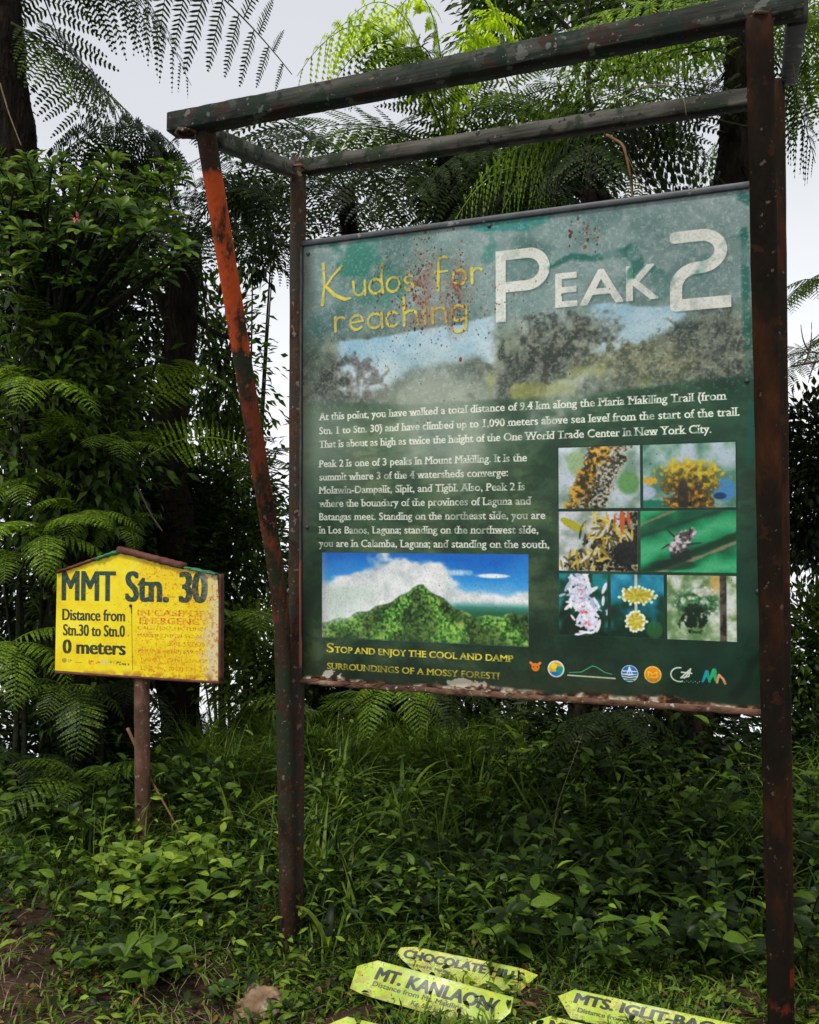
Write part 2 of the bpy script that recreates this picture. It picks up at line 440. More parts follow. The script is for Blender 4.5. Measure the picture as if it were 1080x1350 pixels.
M['rim_rust'] = noise_mat('rusted bottom edging', [(.3, (.02, .013, .010)), (.45, (.10, .05, .03)), (.58, (.17, .09, .055)), (.72, (.34, .27, .2))], 18, 9, .8, .8, 60, (.4, 1, 1), .25, [(45, .62, .68, (.42, .38, .33))], .006)
M['cap_rust'] = noise_mat('brown rusted capping strip', [(.3, (.05, .018, .012)), (.55, (.12, .042, .028)), (.8, (.2, .10, .07))], 22, 8, .75, .5, 70, (1, 1, 1), .3, None, .004)
M['cap_green'] = noise_mat('green peeled cover', [(.3, (.01, .10, .05)), (.6, (.03, .2, .09)), (.8, (.3, .34, .2))], 24, 6, .55, .3, 70)
M['back_metal'] = noise_mat('painted metal back', [(.3, (.03, .03, .03)), (.7, (.07, .07, .065))], 12, 5, .7, .2)

# ------------------------------------------------------------------ print (lettering and pictures) drawn as pixel arrays
def up(g, H, W):
    h, w = g.shape
    y = np.linspace(0, h - 1.001, H); x = np.linspace(0, w - 1.001, W)
    y0 = y.astype(int); x0 = x.astype(int)
    fy = (y - y0); fx = (x - x0); fy = fy * fy * (3 - 2 * fy); fx = fx * fx * (3 - 2 * fx)
    r = g[y0] * (1 - fy[:, None]) + g[y0 + 1] * fy[:, None]
    return r[:, x0] * (1 - fx) + r[:, x0 + 1] * fx

def fbm(H, W, cells, octs=5, seed=0, asp=1.0, pers=.55):
    r = np.random.default_rng(seed); out = np.zeros((H, W)); a = 1; tot = 0
    for o in range(octs):
        c = cells * 2 ** o
        gh, gw = int(c * H / max(H, W) / asp) + 3, int(c * W / max(H, W)) + 3
        if max(gh, gw) > 2 * max(H, W): break
        out += a * up(r.random((gh, gw)), H, W); tot += a; a *= pers
    return out / tot

def sst(x, a, b):
    t = np.clip((x - a) / (b - a), 0, 1)
    return t * t * (3 - 2 * t)

def lay(A, mask, col):
    col = np.asarray(col, float)
    if col.ndim == 1: col = col[None, None]
    A += (col - A) * mask[..., None]

def ramp3(t, stops):
    xs = [s[0] for s in stops]
    return np.stack([np.interp(t, xs, [s[1][k] for s in stops]) for k in range(3)], -1)

_glyphs = {}
def text_tris(s, shear=0.0):
    if (s, shear) in _glyphs: return _glyphs[(s, shear)]
    c = bpy.data.curves.new('lettering', 'FONT'); c.body = s; c.shear = shear; c.resolution_u = 4
    o = bpy.data.objects.new('lettering', c)
    me = o.to_mesh()
    me.calc_loop_triangles()
    v = np.array([p.co[:2] for p in me.vertices]); t = np.array([q.vertices[:] for q in me.loop_triangles])
    o.to_mesh_clear(); bpy.data.objects.remove(o); bpy.data.curves.remove(c)
    _glyphs[(s, shear)] = (v, t)
    return v, t

CAPH = None
def dil(m, rx, ry):
    out = m.copy()
    for dx in range(-int(rx), int(rx) + 1):
        for dy in range(-int(ry), int(ry) + 1):
            if rx and ry and (dx / (rx + .01)) ** 2 + (dy / (ry + .01)) ** 2 > 1.05: continue
            out = np.maximum(out, np.roll(np.roll(m, dx, 1), dy, 0))
    return out

def text_mask(H, W, s, x0, x1, ytop, ybase, bx=0.0, by=0.0, shear=0.0, serif=False, SS=4, warp=None):
    """lettering mask on an H x W canvas: capitals from ytop to ybase, the line from x0 to x1, strokes thickened by bx, by pixels"""
    global CAPH
    if CAPH is None:
        vv, _ = text_tris('H'); CAPH = vv[:, 1].max()
    v, t = text_tris(s, shear)
    v = v.copy()
    lo, hi = v[:, 0].min(), v[:, 0].max()
    sx = (x1 - x0 - 2 * bx) / (hi - lo); sy = (ybase - ytop - 2 * by) / CAPH
    X0, Y0 = math.floor(x0) - 4, math.floor(ytop) - 4 - int((ybase - ytop) * .4)
    X1, Y1 = math.ceil(x1) + 4, math.ceil(ybase + (ybase - ytop) * .45) + 4
    w, h = (X1 - X0) * SS, (Y1 - Y0) * SS
    px = ((v[:, 0] - lo) * sx + x0 + bx - X0) * SS
    py = (ybase - by - v[:, 1] * sy - Y0) * SS
    m = np.zeros((h, w), np.float32)
    for a, b, c in t:
        xs, ys = px[[a, b, c]], py[[a, b, c]]
        ax, bxx = max(0, int(xs.min())), min(w, int(xs.max()) + 2)
        ay, byy = max(0, int(ys.min())), min(h, int(ys.max()) + 2)
        if bxx <= ax or byy <= ay: continue
        gx = np.arange(ax, bxx)[None, :] + .5; gy = np.arange(ay, byy)[:, None] + .5
        e = []
        for i in range(3):
            j = (i + 1) % 3
            e.append((xs[j] - xs[i]) * (gy - ys[i]) - (ys[j] - ys[i]) * (gx - xs[i]))
        ins = ((e[0] >= -.01) & (e[1] >= -.01) & (e[2] >= -.01)) | ((e[0] <= .01) & (e[1] <= .01) & (e[2] <= .01))
        m[ay:byy, ax:bxx] = np.maximum(m[ay:byy, ax:bxx], ins)
    if bx or by: m = dil(m, round(bx * SS), round(by * SS))
    if serif:
        base = int((ybase - Y0) * SS); cap = int((ytop - Y0) * SS); xh = int((ybase - (ybase - ytop) * .66 - Y0) * SS)
        st = max(2, (ybase - ytop) * SS * .12); ln = st * 1.25
        out = m.copy()
        def runs(row):
            d = np.diff(np.r_[0, (row > .5).astype(int), 0]); return list(zip(np.where(d == 1)[0], np.where(d == -1)[0]))
        for yy, dirn in ((base - int(st * .9), 0), (cap + int(st * .9), 1), (xh + int(st * .9), 2)):
            if not (4 < yy < h - 4): continue
            for a, b in runs(m[yy]):
                if b - a > st * 2.2 or b - a < st * .4: continue
                if dirn == 0 and (m[min(h - 1, base + int(st * .8)), a:b].max() > .5 or m[max(0, yy - int(st * 1.6)), a:b].max() < .5): continue
                if dirn == 2 and m[xh - int(st * 1.2), max(0, a - int(ln)):b + int(ln)].max() > .5: continue
                y2 = (base - int(st * .8), base) if dirn == 0 else ((cap, cap + int(st * .8)) if dirn == 1 else (xh, xh + int(st * .8)))
                out[y2[0]:y2[1], max(0, int(a - ln)):int(b + (ln if dirn != 2 else 0))] = 1
        m = out
    m = m.reshape(Y1 - Y0, SS, X1 - X0, SS).mean((1, 3))
    full = np.zeros((H, W))
    ya, yb, xa, xb = max(0, Y0), min(H, Y1), max(0, X0), min(W, X1)
    if yb > ya and xb > xa: full[ya:yb, xa:xb] = m[ya - Y0:yb - Y0, xa - X0:xb - X0]
    return full

def stroke_mask(H, W, polys, th, soft=1.0):
    """mask of thick polylines (pixel coordinates), each with its own thickness"""
    full = np.zeros((H, W))
    for poly in polys:
        poly = np.array([tuple(q)[:2] + (tuple(q)[2] if len(q) > 2 else 1.0,) for q in poly], float)
        for i in range(len(poly) - 1):
            p, q = poly[i, :2], poly[i + 1, :2]
            ra = th * (poly[i, 2] if poly.shape[1] > 2 else 1); rb = th * (poly[i + 1, 2] if poly.shape[1] > 2 else 1)
            r = max(ra, rb) + 2
            xa, xb = max(0, int(min(p[0], q[0]) - r)), min(W, int(max(p[0], q[0]) + r) + 1)
            ya, yb = max(0, int(min(p[1], q[1]) - r)), min(H, int(max(p[1], q[1]) + r) + 1)
            if xb <= xa or yb <= ya: continue
            gx = np.arange(xa, xb)[None, :] + .5; gy = np.arange(ya, yb)[:, None] + .5
            d = q - p; L2 = d @ d + 1e-9
            t = np.clip(((gx - p[0]) * d[0] + (gy - p[1]) * d[1]) / L2, 0, 1)
            dist = np.hypot(gx - p[0] - t * d[0], gy - p[1] - t * d[1])
            rr = ra + (rb - ra) * t
            full[ya:yb, xa:xb] = np.maximum(full[ya:yb, xa:xb], np.clip((rr - dist) / soft + .5, 0, 1))
    return full

def arc(cx, cy, rx, ry, a0, a1, n=12):
    t = np.radians(np.linspace(a0, a1, n))
    return [(cx + rx * math.cos(a), cy - ry * math.sin(a)) for a in t]

def to_image(name, A):
    H, W = A.shape[:2]
    im = bpy.data.images.new(name, W, H)
    px = np.ones((H, W, 4), np.float32); px[..., :3] = np.clip(A, 0, 1)[::-1]
    im.pixels.foreach_set(px.ravel()); im.update()
    im.pack()
    return im

def print_mat(name, A, rough=.4, bump=.12, spec=.4, bscale=90):
    m, n, l, b = new_mat(name)
    t = n.new('ShaderNodeTexImage'); t.image = to_image(name, A); t.extension = 'EXTEND'
    uv = n.new('ShaderNodeUVMap')
    l.new(uv.outputs[0], t.inputs[0]); l.new(t.outputs[0], b.inputs['Base Color'])
    b.inputs['Specular IOR Level'].default_value = spec
    tx = n.new('ShaderNodeTexCoord'); nb = n.new('ShaderNodeTexNoise'); nb.inputs['Scale'].default_value = bscale; nb.inputs['Detail'].default_value = 5
    l.new(tx.outputs['Object'], nb.inputs['Vector'])
    bp = n.new('ShaderNodeBump'); bp.inputs['Strength'].default_value = bump; bp.inputs['Distance'].default_value = .002
    l.new(nb.outputs[0], bp.inputs['Height']); l.new(bp.outputs[0], b.inputs['Normal'])
    nr = n.new('ShaderNodeTexNoise'); nr.inputs['Scale'].default_value = 7; nr.inputs['Detail'].default_value = 6
    l.new(tx.outputs['Object'], nr.inputs['Vector'])
    mr = n.new('ShaderNodeMapRange'); mr.inputs['From Min'].default_value = .35; mr.inputs['From Max'].default_value = .65; mr.inputs['To Min'].default_value = rough - .1; mr.inputs['To Max'].default_value = rough + .2
    l.new(nr.outputs[0], mr.inputs['Value']); l.new(mr.outputs[0], b.inputs['Roughness'])
    return m

PW, PH = 1.60, 1.61                 # the information board's face, metres
def draw_board():
    S = 900; W, H = int(PW * S), int(PH * S)
    A = np.zeros((H, W, 3))
    w, u = np.mgrid[0:H, 0:W] / S
    n1 = fbm(H, W, 6, 6, 1); n2 = fbm(H, W, 14, 6, 2); n3 = fbm(H, W, 60, 5, 3); n4 = fbm(H, W, 3, 4, 4); fine = fbm(H, W, 300, 3, 5)
    def c(*v): return np.array(v) / 255.
    # upper sky of the printed picture, mottled grey teal
    A[:] = ramp3(n1 * .6 + n2 * .4, [(.3, c(70, 104, 98)), (.5, c(112, 138, 132)), (.7, c(150, 168, 164))])
    lay(A, sst(u, .8, 1.5) * .45, c(108, 124, 122)); lay(A, sst(n3, .5, .62) * .25, c(165, 178, 172))
    teal = c(12, 98, 80)
    def patch(cu, cw, ru, rw, k, col, ns=n2, sd=.9):
        d = ((u - cu) / ru) ** 2 + ((w - cw) / rw) ** 2 + (ns - .5) * 3.2
        lay(A, sst(-d, -1.0, -.45) * k, col)
    patch(.20, .06, .10, .09, .8, c(38, 118, 98)); patch(.30, .19, .13, .07, .45, c(30, 112, 92)); patch(.82, .01, .14, .03, .7, c(30, 125, 115))
    patch(.72, .10, .05, .07, .5, c(40, 120, 105)); patch(.05, .5, .05, .3, .3, c(30, 90, 75))
    # washed picture: pale sky, tree line, hazy undergrowth
    ske = .345 + .03 * (fbm(H, W, 9, 4, 9) - .5) * 2 + .02 * np.sin(u * 6)
    low = .50 + .05 * np.sin(u * 5 + 1) + .10 * (n2 - .5)
    skym = sst(w, ske - .006, ske + .006) * (1 - sst(w, low, low + .05))
    lay(A, sst(w, .30, .44) * .9, ramp3(n2 * .5 + n3 * .5, [(.35, c(52, 64, 50)), (.5, c(88, 100, 82)), (.65, c(128, 136, 112))]))
    lsk = sst(u, .12, .17) * (1 - sst(u, .70 + .1 * (n3 - .5), .76)); rsk = sst(u, 1.02 + .12 * (n3 - .5), 1.10 + .1 * (n3 - .5)) * (1 - sst(u + (w - .36) * 1.4 + .25 * (n3 - .5), 1.37, 1.42))
    blue = ramp3(n1 * .5 + n2 * .5, [(.3, c(128, 178, 200)), (.5, c(176, 206, 218)), (.7, c(212, 224, 226))])
    lay(A, skym * lsk * .95, blue); lay(A, sst(w, ske - .03, ske - .02) * (1 - sst(w, .46 - .1 * (u - 1.1), .49 - .1 * (u - 1.1) + .1 * (n3 - .5))) * rsk * .9, blue * .94)
    # tree masses of the picture
    def mass(cu, cw, ru, rw, cols, k=.9, ns=n3, amp=3.4):
        d = ((u - cu) / ru) ** 2 + ((w - cw) / rw) ** 2 + (ns - .5) * amp
        lay(A, sst(-d + .9 * (fine - .5), -1.25, -.55) * k * .88, ramp3(fine * .55 + n3 * .45, [(.40, cols[0]), (.5, cols[1]), (.60, cols[2])]))
    gg = (c(40, 50, 42), c(78, 86, 74), c(128, 130, 112))
    mass(.20, .53, .14, .10, (c(60, 60, 58), c(100, 98, 92), c(138, 132, 122))); mass(.10, .60, .12, .13, gg); mass(.55, .60, .22, .06, (c(95, 105, 85), c(130, 138, 112), c(165, 168, 140)))
    mass(.95, .44, .16, .09, gg); mass(.87, .55, .2, .10, gg); mass(1.08, .40, .1, .05, gg, .85); mass(1.38, .54, .26, .11, gg); mass(1.22, .52, .18, .07, (c(75, 85, 66), c(112, 118, 88), c(150, 150, 110))); mass(1.45, .43, .12, .06, gg, .8)
    lay(A, stroke_mask(H, W, [[(.90 * S, .62 * S, 1.4), (.92 * S, .5 * S, 1), (.95 * S, .40 * S, .5)], [(.93 * S, .5 * S), (1.03 * S, .40 * S, .4)], [(.92 * S, .5 * S), (.84 * S, .42 * S, .4)]], 9, 3) * .8, c(48, 52, 44))
    lay(A, sst(n2, .54, .62) * sst(w, .5, .55) * (1 - sst(w, .62, .64)) * (1 - sst(np.abs(u - .95), .2, .35)) * .6, c(160, 165, 70))
    # the dark green lower field
    edge = .575 + .03 * sst(u, 0, .5) - .03 * sst(u, 1.0, 1.5)
    fld = ramp3(n2 * .5 + n1 * .3 + fine * .2, [(.35, c(20, 52, 30)), (.5, c(48, 80, 50)), (.65, c(88, 112, 74))])
    fld = fld * (1 - .25 * sst(w, 1.0, 1.5)[..., None]) + (c(12, 60, 44) - fld) * (sst(u, .8, 1.6) * .55)[..., None]
    lay(A, sst(w, edge, edge + .02), fld)
    lay(A, sst(w, edge, edge + .02) * (sst(fbm(H, W, 26, 4, 31, .35), .52, .6)) * .35, c(24, 40, 26))
    # pale streaks across left and centre: reflected glare painted in, together with sun-bleaching
    glare_fade = np.exp(-((u - .55 - .15 * (w - .7)) / .17) ** 2) * sst(w, .38, .55) * (1 - sst(w, .72, .98)) * (.6 + .8 * (n2 - .3))
    glare_fade += .75 * np.exp(-((u - .98 + .9 * (w - .62)) / .09) ** 2) * sst(w, .5, .58) * (1 - sst(w, .68, .8)) * (.4 + 1.2 * (n3 - .3))
    glare_fade += .40 * np.exp(-((u - .10) / .16) ** 2) * sst(w, .5, .65) * (1 - sst(w, .75, 1.1))
    lay(A, np.clip(glare_fade * 1.25, 0, .66), c(176, 186, 172))
    def soft(B, r, k=1.0):
        D_ = B.copy()
        for ax in (0, 1):
            D_ = sum(np.roll(D_, q, ax) for q in range(-r, r + 1)) / (2 * r + 1)
            D_ = sum(np.roll(D_, q, ax) for q in range(-r, r + 1)) / (2 * r + 1)
        return B * (1 - k) + D_ * k
    A[:] = soft(A, 2, .75)
    # -- pictures -----------------------------------------------------------------
    def box(x0, y0, x1, y1): return slice(int(y0 * S), int(y1 * S)), slice(int(x0 * S), int(x1 * S))
    def pic(b, fn, seed):
        sl = box(*b); h, ww = sl[0].stop - sl[0].start, sl[1].stop - sl[1].start
        y, x = np.mgrid[0:h, 0:ww]; x = x / ww; y = y / h
        A[sl] = np.clip(soft(fn(x, y, h, ww, seed), 1, .85), 0, 1)
    def hill(x, y, h, ww, sd):
        a = fbm(h, ww, 5, 5, sd, .6); b = fbm(h, ww, 105, 3, sd + 1); d = fbm(h, ww, 14, 5, sd + 2)
        P = ramp3(y + .3 * (a - .5), [(0, c(10, 104, 200)), (.3, c(50, 150, 222)), (.5, c(130, 190, 226))])
        top = .06 + .30 * np.abs(x - .42) ** 1.3 + .42 * (a - .5) + .10 * (1 - sst(x, .12, .26)) + .22 * sst(x, .56, .74)
        lay(P, sst(y, top, top + .1), ramp3(d, [(.3, c(196, 206, 206)), (.55, c(232, 234, 232)), (.8, c(250, 250, 248))]))
        lay(P, sst(-((x - .72) / .13) ** 2 - ((y - .2) / .06) ** 2 + (a - .5) * 3, -1, -.3) * .85, c(232, 238, 240)); lay(P, sst(-((x - .84) / .09) ** 2 - ((y - .24) / .03) ** 2, -1, -.3), c(240, 244, 244))
        lay(P, sst(y, .50, .60) * sst(x, .6, .68), c(60, 140, 130)); lay(P, sst(y, .56, .66) * sst(x, .6, .72), c(34, 96, 62))
        rdg = np.interp(x[0], [0, .12, .22, .30, .37, .42, .46, .51, .545, .58, .63, .67, .72, .79, .87, 1], [.80, .74, .66, .59, .52, .45, .365, .345, .40, .46, .53, .59, .645, .68, .65, .62])[None, :] * np.ones_like(x) + .035 * (d - .5) + .015 * np.sin(x * 60)
        veg = ramp3(b * .6 + d * .3 + a * .1 + .10 * (y - .6), [(.36, c(12, 44, 12)), (.46, c(40, 92, 26)), (.55, c(84, 138, 44)), (.66, c(146, 180, 80))])
        an = np.arctan2(y - .22, (x - .48) * 1.2) ; gl = np.sin(an * 13 + 5 * (d - .5) + 3 * (a - .5)) * .5 + .5
        veg = veg * (1.15 - .55 * gl * sst(y, .32, .5))[..., None]
        lay(veg, sst(y, .55, 1.0) * .20, c(120, 150, 90)); lay(veg, np.exp(-((y - rdg) / .05) ** 2) * .3, c(150, 170, 150))
        lay(P, sst(y, rdg, rdg + .02), veg)
        lay(P, (1 - sst(x + .35 * (a - .5) + (y - .5) * .35, .12, .36)) * sst(y, .3, .45) * (1 - sst(y, .68, .9)) * .88, c(196, 212, 200))
        lay(P, (1 - sst(x, 0, .04)) * .4, c(190, 160, 190)); lay(P, sst(y, .97, 1) * .6, c(40, 50, 30))
        return P
    pic((.082, 1.143, .854, 1.455), hill, 20)
    def bokeh(x, y, h, ww, sd, stops, cells=4):
        return ramp3(fbm(h, ww, cells, 3, sd) * 1.0, stops)
    def blobs(P, x, y, ww, h, pts, r, cols, seed, n, spread, kind=0):
        rr = np.random.default_rng(seed)
        for (cx, cy, sx, sy) in pts:
            for _ in range(n):
                px, py = cx + rr.normal(0, sx) , cy + rr.normal(0, sy)
                a = rr.uniform(0, PI); L = r * rr.uniform(.6, 1.5)
                dx, dy = (x - px), (y - py) * h / ww
                e1 = (dx * math.cos(a) + dy * math.sin(a)) / L; e2 = (-dx * math.sin(a) + dy * math.cos(a)) / (L * spread)
                lay(P, sst(-(e1 ** 2 + e2 ** 2), -1, -.6) * .95, np.array(cols[rr.integers(len(cols))]) / 255.)
        return P
    def p1(x, y, h, ww, sd):
        P = bokeh(x, y, h, ww, sd, [(.3, c(120, 150, 130)), (.5, c(178, 196, 190)), (.7, c(205, 215, 225))])
        lay(P, sst(-((x - .22) / .13) ** 2 - ((y - .25) / .25) ** 2, -1, -.4) * .8, c(150, 180, 120)); lay(P, sst(-((x - .86) / .16) ** 2 - ((y - .6) / .22) ** 2, -1, -.4) * .85, c(90, 150, 70))
        d = fbm(h, ww, 18, 5, sd + 1); cl = .62 - .30 * y; wd = .27 - .02 * y
        m = sst(-np.abs(x - cl) + (d - .5) * .22, -wd, -wd + .03)
        lay(P, m, ramp3(d + .5 * (x - cl), [(.35, c(60, 52, 30)), (.5, c(214, 160, 40)), (.62, c(226, 178, 70)), (.8, c(240, 210, 120))]))
        lay(P, m * sst(x - cl + (d - .5) * .6 + .1 * y, .02, .08) , ramp3(fbm(h, ww, 40, 3, sd + 2), [(.35, c(34, 36, 26)), (.5, c(120, 118, 96)), (.65, c(200, 196, 176))]))
        return P
    def p2(x, y, h, ww, sd):
        P = bokeh(x, y, h, ww, sd, [(.3, c(80, 130, 110)), (.5, c(140, 176, 160)), (.7, c(180, 196, 205))])
        d = fbm(h, ww, 22, 5, sd + 1)
        lay(P, sst(-((x - .87) / .15) ** 2 - ((y - .72) / .2) ** 2 + (d - .5), -1, -.5), c(70, 140, 190)); lay(P, sst(-((x - .83) / .08) ** 2 - ((y - .82) / .06) ** 2, -1, -.5), c(12, 60, 110))
        lay(P, sst(-((x - .1) / .22) ** 2 - ((y - .95) / .1) ** 2 + (d - .5), -1, -.5), c(20, 120, 90)); lay(P, sst(-((x - .06) / .1) ** 2 - ((y - .75) / .1) ** 2, -1, -.4) * .8, c(190, 200, 225))
        m = sst(-((x - .5) / .36) ** 2 - ((y - .56) / .33) ** 2 + (d - .5) * 2.6, -1.2, -.5)
        lay(P, m, ramp3(d * .8 + .45 * (.6 - y), [(.2, c(30, 24, 8)), (.38, c(92, 74, 14)), (.52, c(186, 160, 28)), (.7, c(216, 196, 60))]))
        m = sst(-((x - .52) / .3) ** 2 - ((y - .9) / .2) ** 2 + (d - .5) * 2.6, -1.2, -.5); lay(P, m, ramp3(d, [(.35, c(24, 22, 12)), (.6, c(110, 82, 24)), (.75, c(230, 160, 30))]))
        lay(P, sst(-((x - .44) / .06) ** 2 - ((y - .8) / .3) ** 2 + (d - .5), -1, -.5) * .8, c(40, 36, 30)); lay(P, sst(-((x - .08) / .14) ** 2 - ((y - .58) / .06) ** 2 + (d - .5) * 2, -1, -.5), c(224, 172, 40))
        return P
    def p3(x, y, h, ww, sd):
        P = bokeh(x, y, h, ww, sd, [(.3, c(150, 165, 150)), (.5, c(202, 208, 206)), (.7, c(226, 226, 232))])
        lay(P, sst(-(((x - .17) * .8 + (y - .22) * .6) / .2) ** 2 - ((-(x - .17) * .6 + (y - .22) * .8) / .07) ** 2, -1, -.6), c(180, 176, 30))
        d = fbm(h, ww, 14, 5, sd + 1)
        m = sst(x * .9 + y * .7 + (d - .5) * .7, .74, .80)
        lay(P, m, ramp3(fbm(h, ww, 34, 4, sd + 2), [(.38, c(14, 14, 12)), (.5, c(60, 58, 44)), (.62, c(170, 164, 120))]))
        lay(P, sst(-((x - .86) / .2) ** 2 - ((y - .65) / .35) ** 2 + (d - .5) * 2, -1, -.5) * .85, c(14, 16, 14))
        blobs(P, x, y, ww, h, [(.52, .52, .13, .14), (.62, .2, .12, .1), (.3, .82, .12, .09), (.78, .4, .06, .05)], .07, [(208, 184, 70), (226, 206, 110), (168, 142, 40), (120, 110, 50), (216, 210, 190), (60, 58, 40)], sd, 34, .22)
        blobs(P, x, y, ww, h, [(.78, .13, .08, .03)], .14, [(206, 96, 46), (180, 70, 36)], sd + 5, 5, .16)
        return P
    def p4(x, y, h, ww, sd):
        q = (x * .45 + y) * 7
        P = ramp3(.5 + .5 * np.sin(q * 1.4 + fbm(h, ww, 3, 3, sd) * 3), [(0, c(10, 84, 52)), (.5, c(22, 146, 88)), (1, c(70, 180, 120))])
        d = fbm(h, ww, 12, 5, sd + 1)
        for (o, col, k) in ((.22, (150, 130, 90), .035), (1.13, (160, 138, 104), .045), (1.02, (22, 50, 24), .08)):
            lay(P, sst(-np.abs(y + x * .62 - o) + (d - .5) * .04, -k, -k * .3) * .8, np.array(col) / 255.)
        lay(P, sst(-np.abs(y + x * .5 - .42), -.05, -.01) * .5, c(14, 50, 34)); lay(P, sst(-((x - .34) / .3) ** 2 - ((y - .88) / .1) ** 2, -1, -.4) * .7, c(10, 40, 26))
        m = sst(-(((x - .43) * .92 + (y - .50) * .40) / .105) ** 2 - ((-(x - .43) * .40 + (y - .50) * .92) / .25) ** 2 + (d - .5) * 1.6, -1.1, -.7)
        lay(P, m, ramp3(fbm(h, ww, 40, 3, sd + 2), [(.4, c(60, 54, 54)), (.5, c(150, 140, 140)), (.6, c(215, 208, 208))]))
        lay(P, sst(-((x - .40) / .13) ** 2 - ((y - .72) / .12) ** 2 + (d - .5) * 2, -1.1, -.5) * .8, c(22, 34, 26))
        lay(P, m * .9, ramp3(fbm(h, ww, 26, 3, sd + 2), [(.4, c(70, 62, 62)), (.5, c(160, 150, 150)), (.6, c(222, 214, 214))]))
        lay(P, stroke_mask(h, ww, [[(.5 * ww, .55 * h), (.64 * ww, .52 * h, .5)], [(.48 * ww, .62 * h), (.58 * ww, .7 * h, .5)], [(.3 * ww, .55 * h), (.23 * ww, .62 * h, .5)], [(.36 * ww, .42 * h), (.28 * ww, .3 * h, .6)], [(.4 * ww, .66 * h), (.38 * ww, .76 * h, .5)], [(.52 * ww, .38 * h), (.53 * ww, .28 * h, .6)]], 3, 1.5), c(50, 44, 38))
        return P
    def p5(x, y, h, ww, sd):
        P = ramp3(fbm(h, ww, 4, 3, sd) + .5 * (y - .5), [(.2, c(20, 130, 140)), (.4, c(14, 80, 60)), (.7, c(14, 34, 22))])
        blobs(P, x, y, ww, h, [(.42, .12, .13, .07), (.45, .32, .17, .08), (.55, .52, .19, .09), (.6, .72, .15, .07)], .11, [(236, 236, 246), (214, 218, 238), (244, 240, 244), (184, 190, 214)], sd, 34, .3)
        blobs(P, x, y, ww, h, [(.5, .58, .05, .05), (.62, .8, .04, .03), (.45, .3, .04, .05)], .035, [(236, 150, 160), (226, 120, 130)], sd + 3, 7, .5)
        lay(P, stroke_mask(h, ww, [arc(.62 * ww, .9 * h, .12 * ww, .05 * h, 60, -120, 10) + [(.35 * ww, .99 * h)]], 4, 1.5), c(236, 236, 246))
        return P
    def p6(x, y, h, ww, sd):
        P = ramp3(fbm(h, ww, 3, 3, sd) * .8 + .6 * (y - .3), [(.1, c(60, 170, 200)), (.4, c(16, 116, 140)), (.6, c(10, 60, 44)), (.9, c(16, 40, 24))])
        lay(P, sst(-((x - .82) / .18) ** 2 - ((y - .86) / .16) ** 2, -1, -.5) * .6, c(50, 110, 50)); lay(P, stroke_mask(h, ww, [[(.48 * ww, 0), (.48 * ww, .8 * h)]], 4, 2), c(200, 205, 180))
        for (cx, cy, rx, ry, nn) in ((.5, .33, .33, .14, 26), (.48, .74, .2, .16, 24)):
            rr = np.random.default_rng(sd + nn)
            for k in range(nn):
                a = 2 * PI * k / nn; q = rr.uniform(.75, 1.1); ex, ey = (cx + rx * math.cos(a) * q) * ww, (cy + ry * math.sin(a) * q) * h
                lay(P, stroke_mask(h, ww, [[(cx * ww, cy * h, 1.4), (ex, ey, .8)]], 3.4, 1.5), np.array([(196, 180, 50), (172, 160, 40), (214, 200, 90)][k % 3]) / 255.)
                lay(P, stroke_mask(h, ww, [[(ex, ey), (ex + .1, ey)]], 4.2, 1.5), c(240, 240, 214))
        return P
    def p7(x, y, h, ww, sd):
        P = bokeh(x, y, h, ww, sd, [(.3, c(96, 130, 80)), (.5, c(168, 186, 150)), (.7, c(210, 216, 206))], 5)
        lay(P, sst(-((x - .7) / .1) ** 2 - ((y - .1) / .2) ** 2, -1, -.4) * .8, c(206, 170, 90))
        d = fbm(h, ww, 16, 5, sd + 1)
        m = sst(-((x - .42) / .36) ** 2 - ((y - .42) / .24) ** 2 + (d - .5) * 2.2, -1.2, -.5)
        lay(P, m, ramp3(d + .5 * (.45 - y), [(.2, c(10, 20, 10)), (.42, c(24, 62, 30)), (.6, c(90, 140, 90)), (.8, c(210, 220, 210))]))
        m = sst(-((x - .4) / .2) ** 2 - ((y - .66) / .2) ** 2 + (d - .5) * 3, -1.2, -.5); lay(P, m, c(14, 34, 18))
        lay(P, sst(-((x - .55) / .2) ** 2 - ((y - .26) / .08) ** 2 + (d - .5) * 2, -1, -.4) * .7, c(215, 212, 200))
        lay(P, sst(-np.abs(x - .81), -.055, -.04), ramp3(d, [(.3, c(30, 26, 22)), (.6, c(90, 80, 70))]))
        return P
    lay(A, (u > .952) * (u < 1.515) * (w > .783) * (w < 1.0) * .55 + 0., c(16, 40, 30))
    pic((.957, .788, 1.222, .991), p1, 41); pic((1.230, .788, 1.511, .992), p2, 44)
    pic((.957, 1.000, 1.213, 1.196), p3, 47); pic((1.222, 1.000, 1.511, 1.196), p4, 50)
    pic((.957, 1.205, 1.116, 1.408), p5, 53); pic((1.126, 1.205, 1.293, 1.408), p6, 56); pic((1.303, 1.205, 1.509, 1.408), p7, 59)
    # -- lettering ----------------------------------------------------------------
    white = c(222, 220, 205); yel = c(226, 206, 60); cream = c(228, 232, 214)
    wear = 1 - .35 * sst(n3, .54, .62)
    def T(s, x0, x1, yt, yb, col, bx=.4, by=.2, serif=True, k=1, we=True):
        m = text_mask(H, W, s, x0 * S, x1 * S, yt * S, yb * S, bx, by, 0, serif)
        lay(A, m * k * (wear if we else 1), col)
    cap = .0265
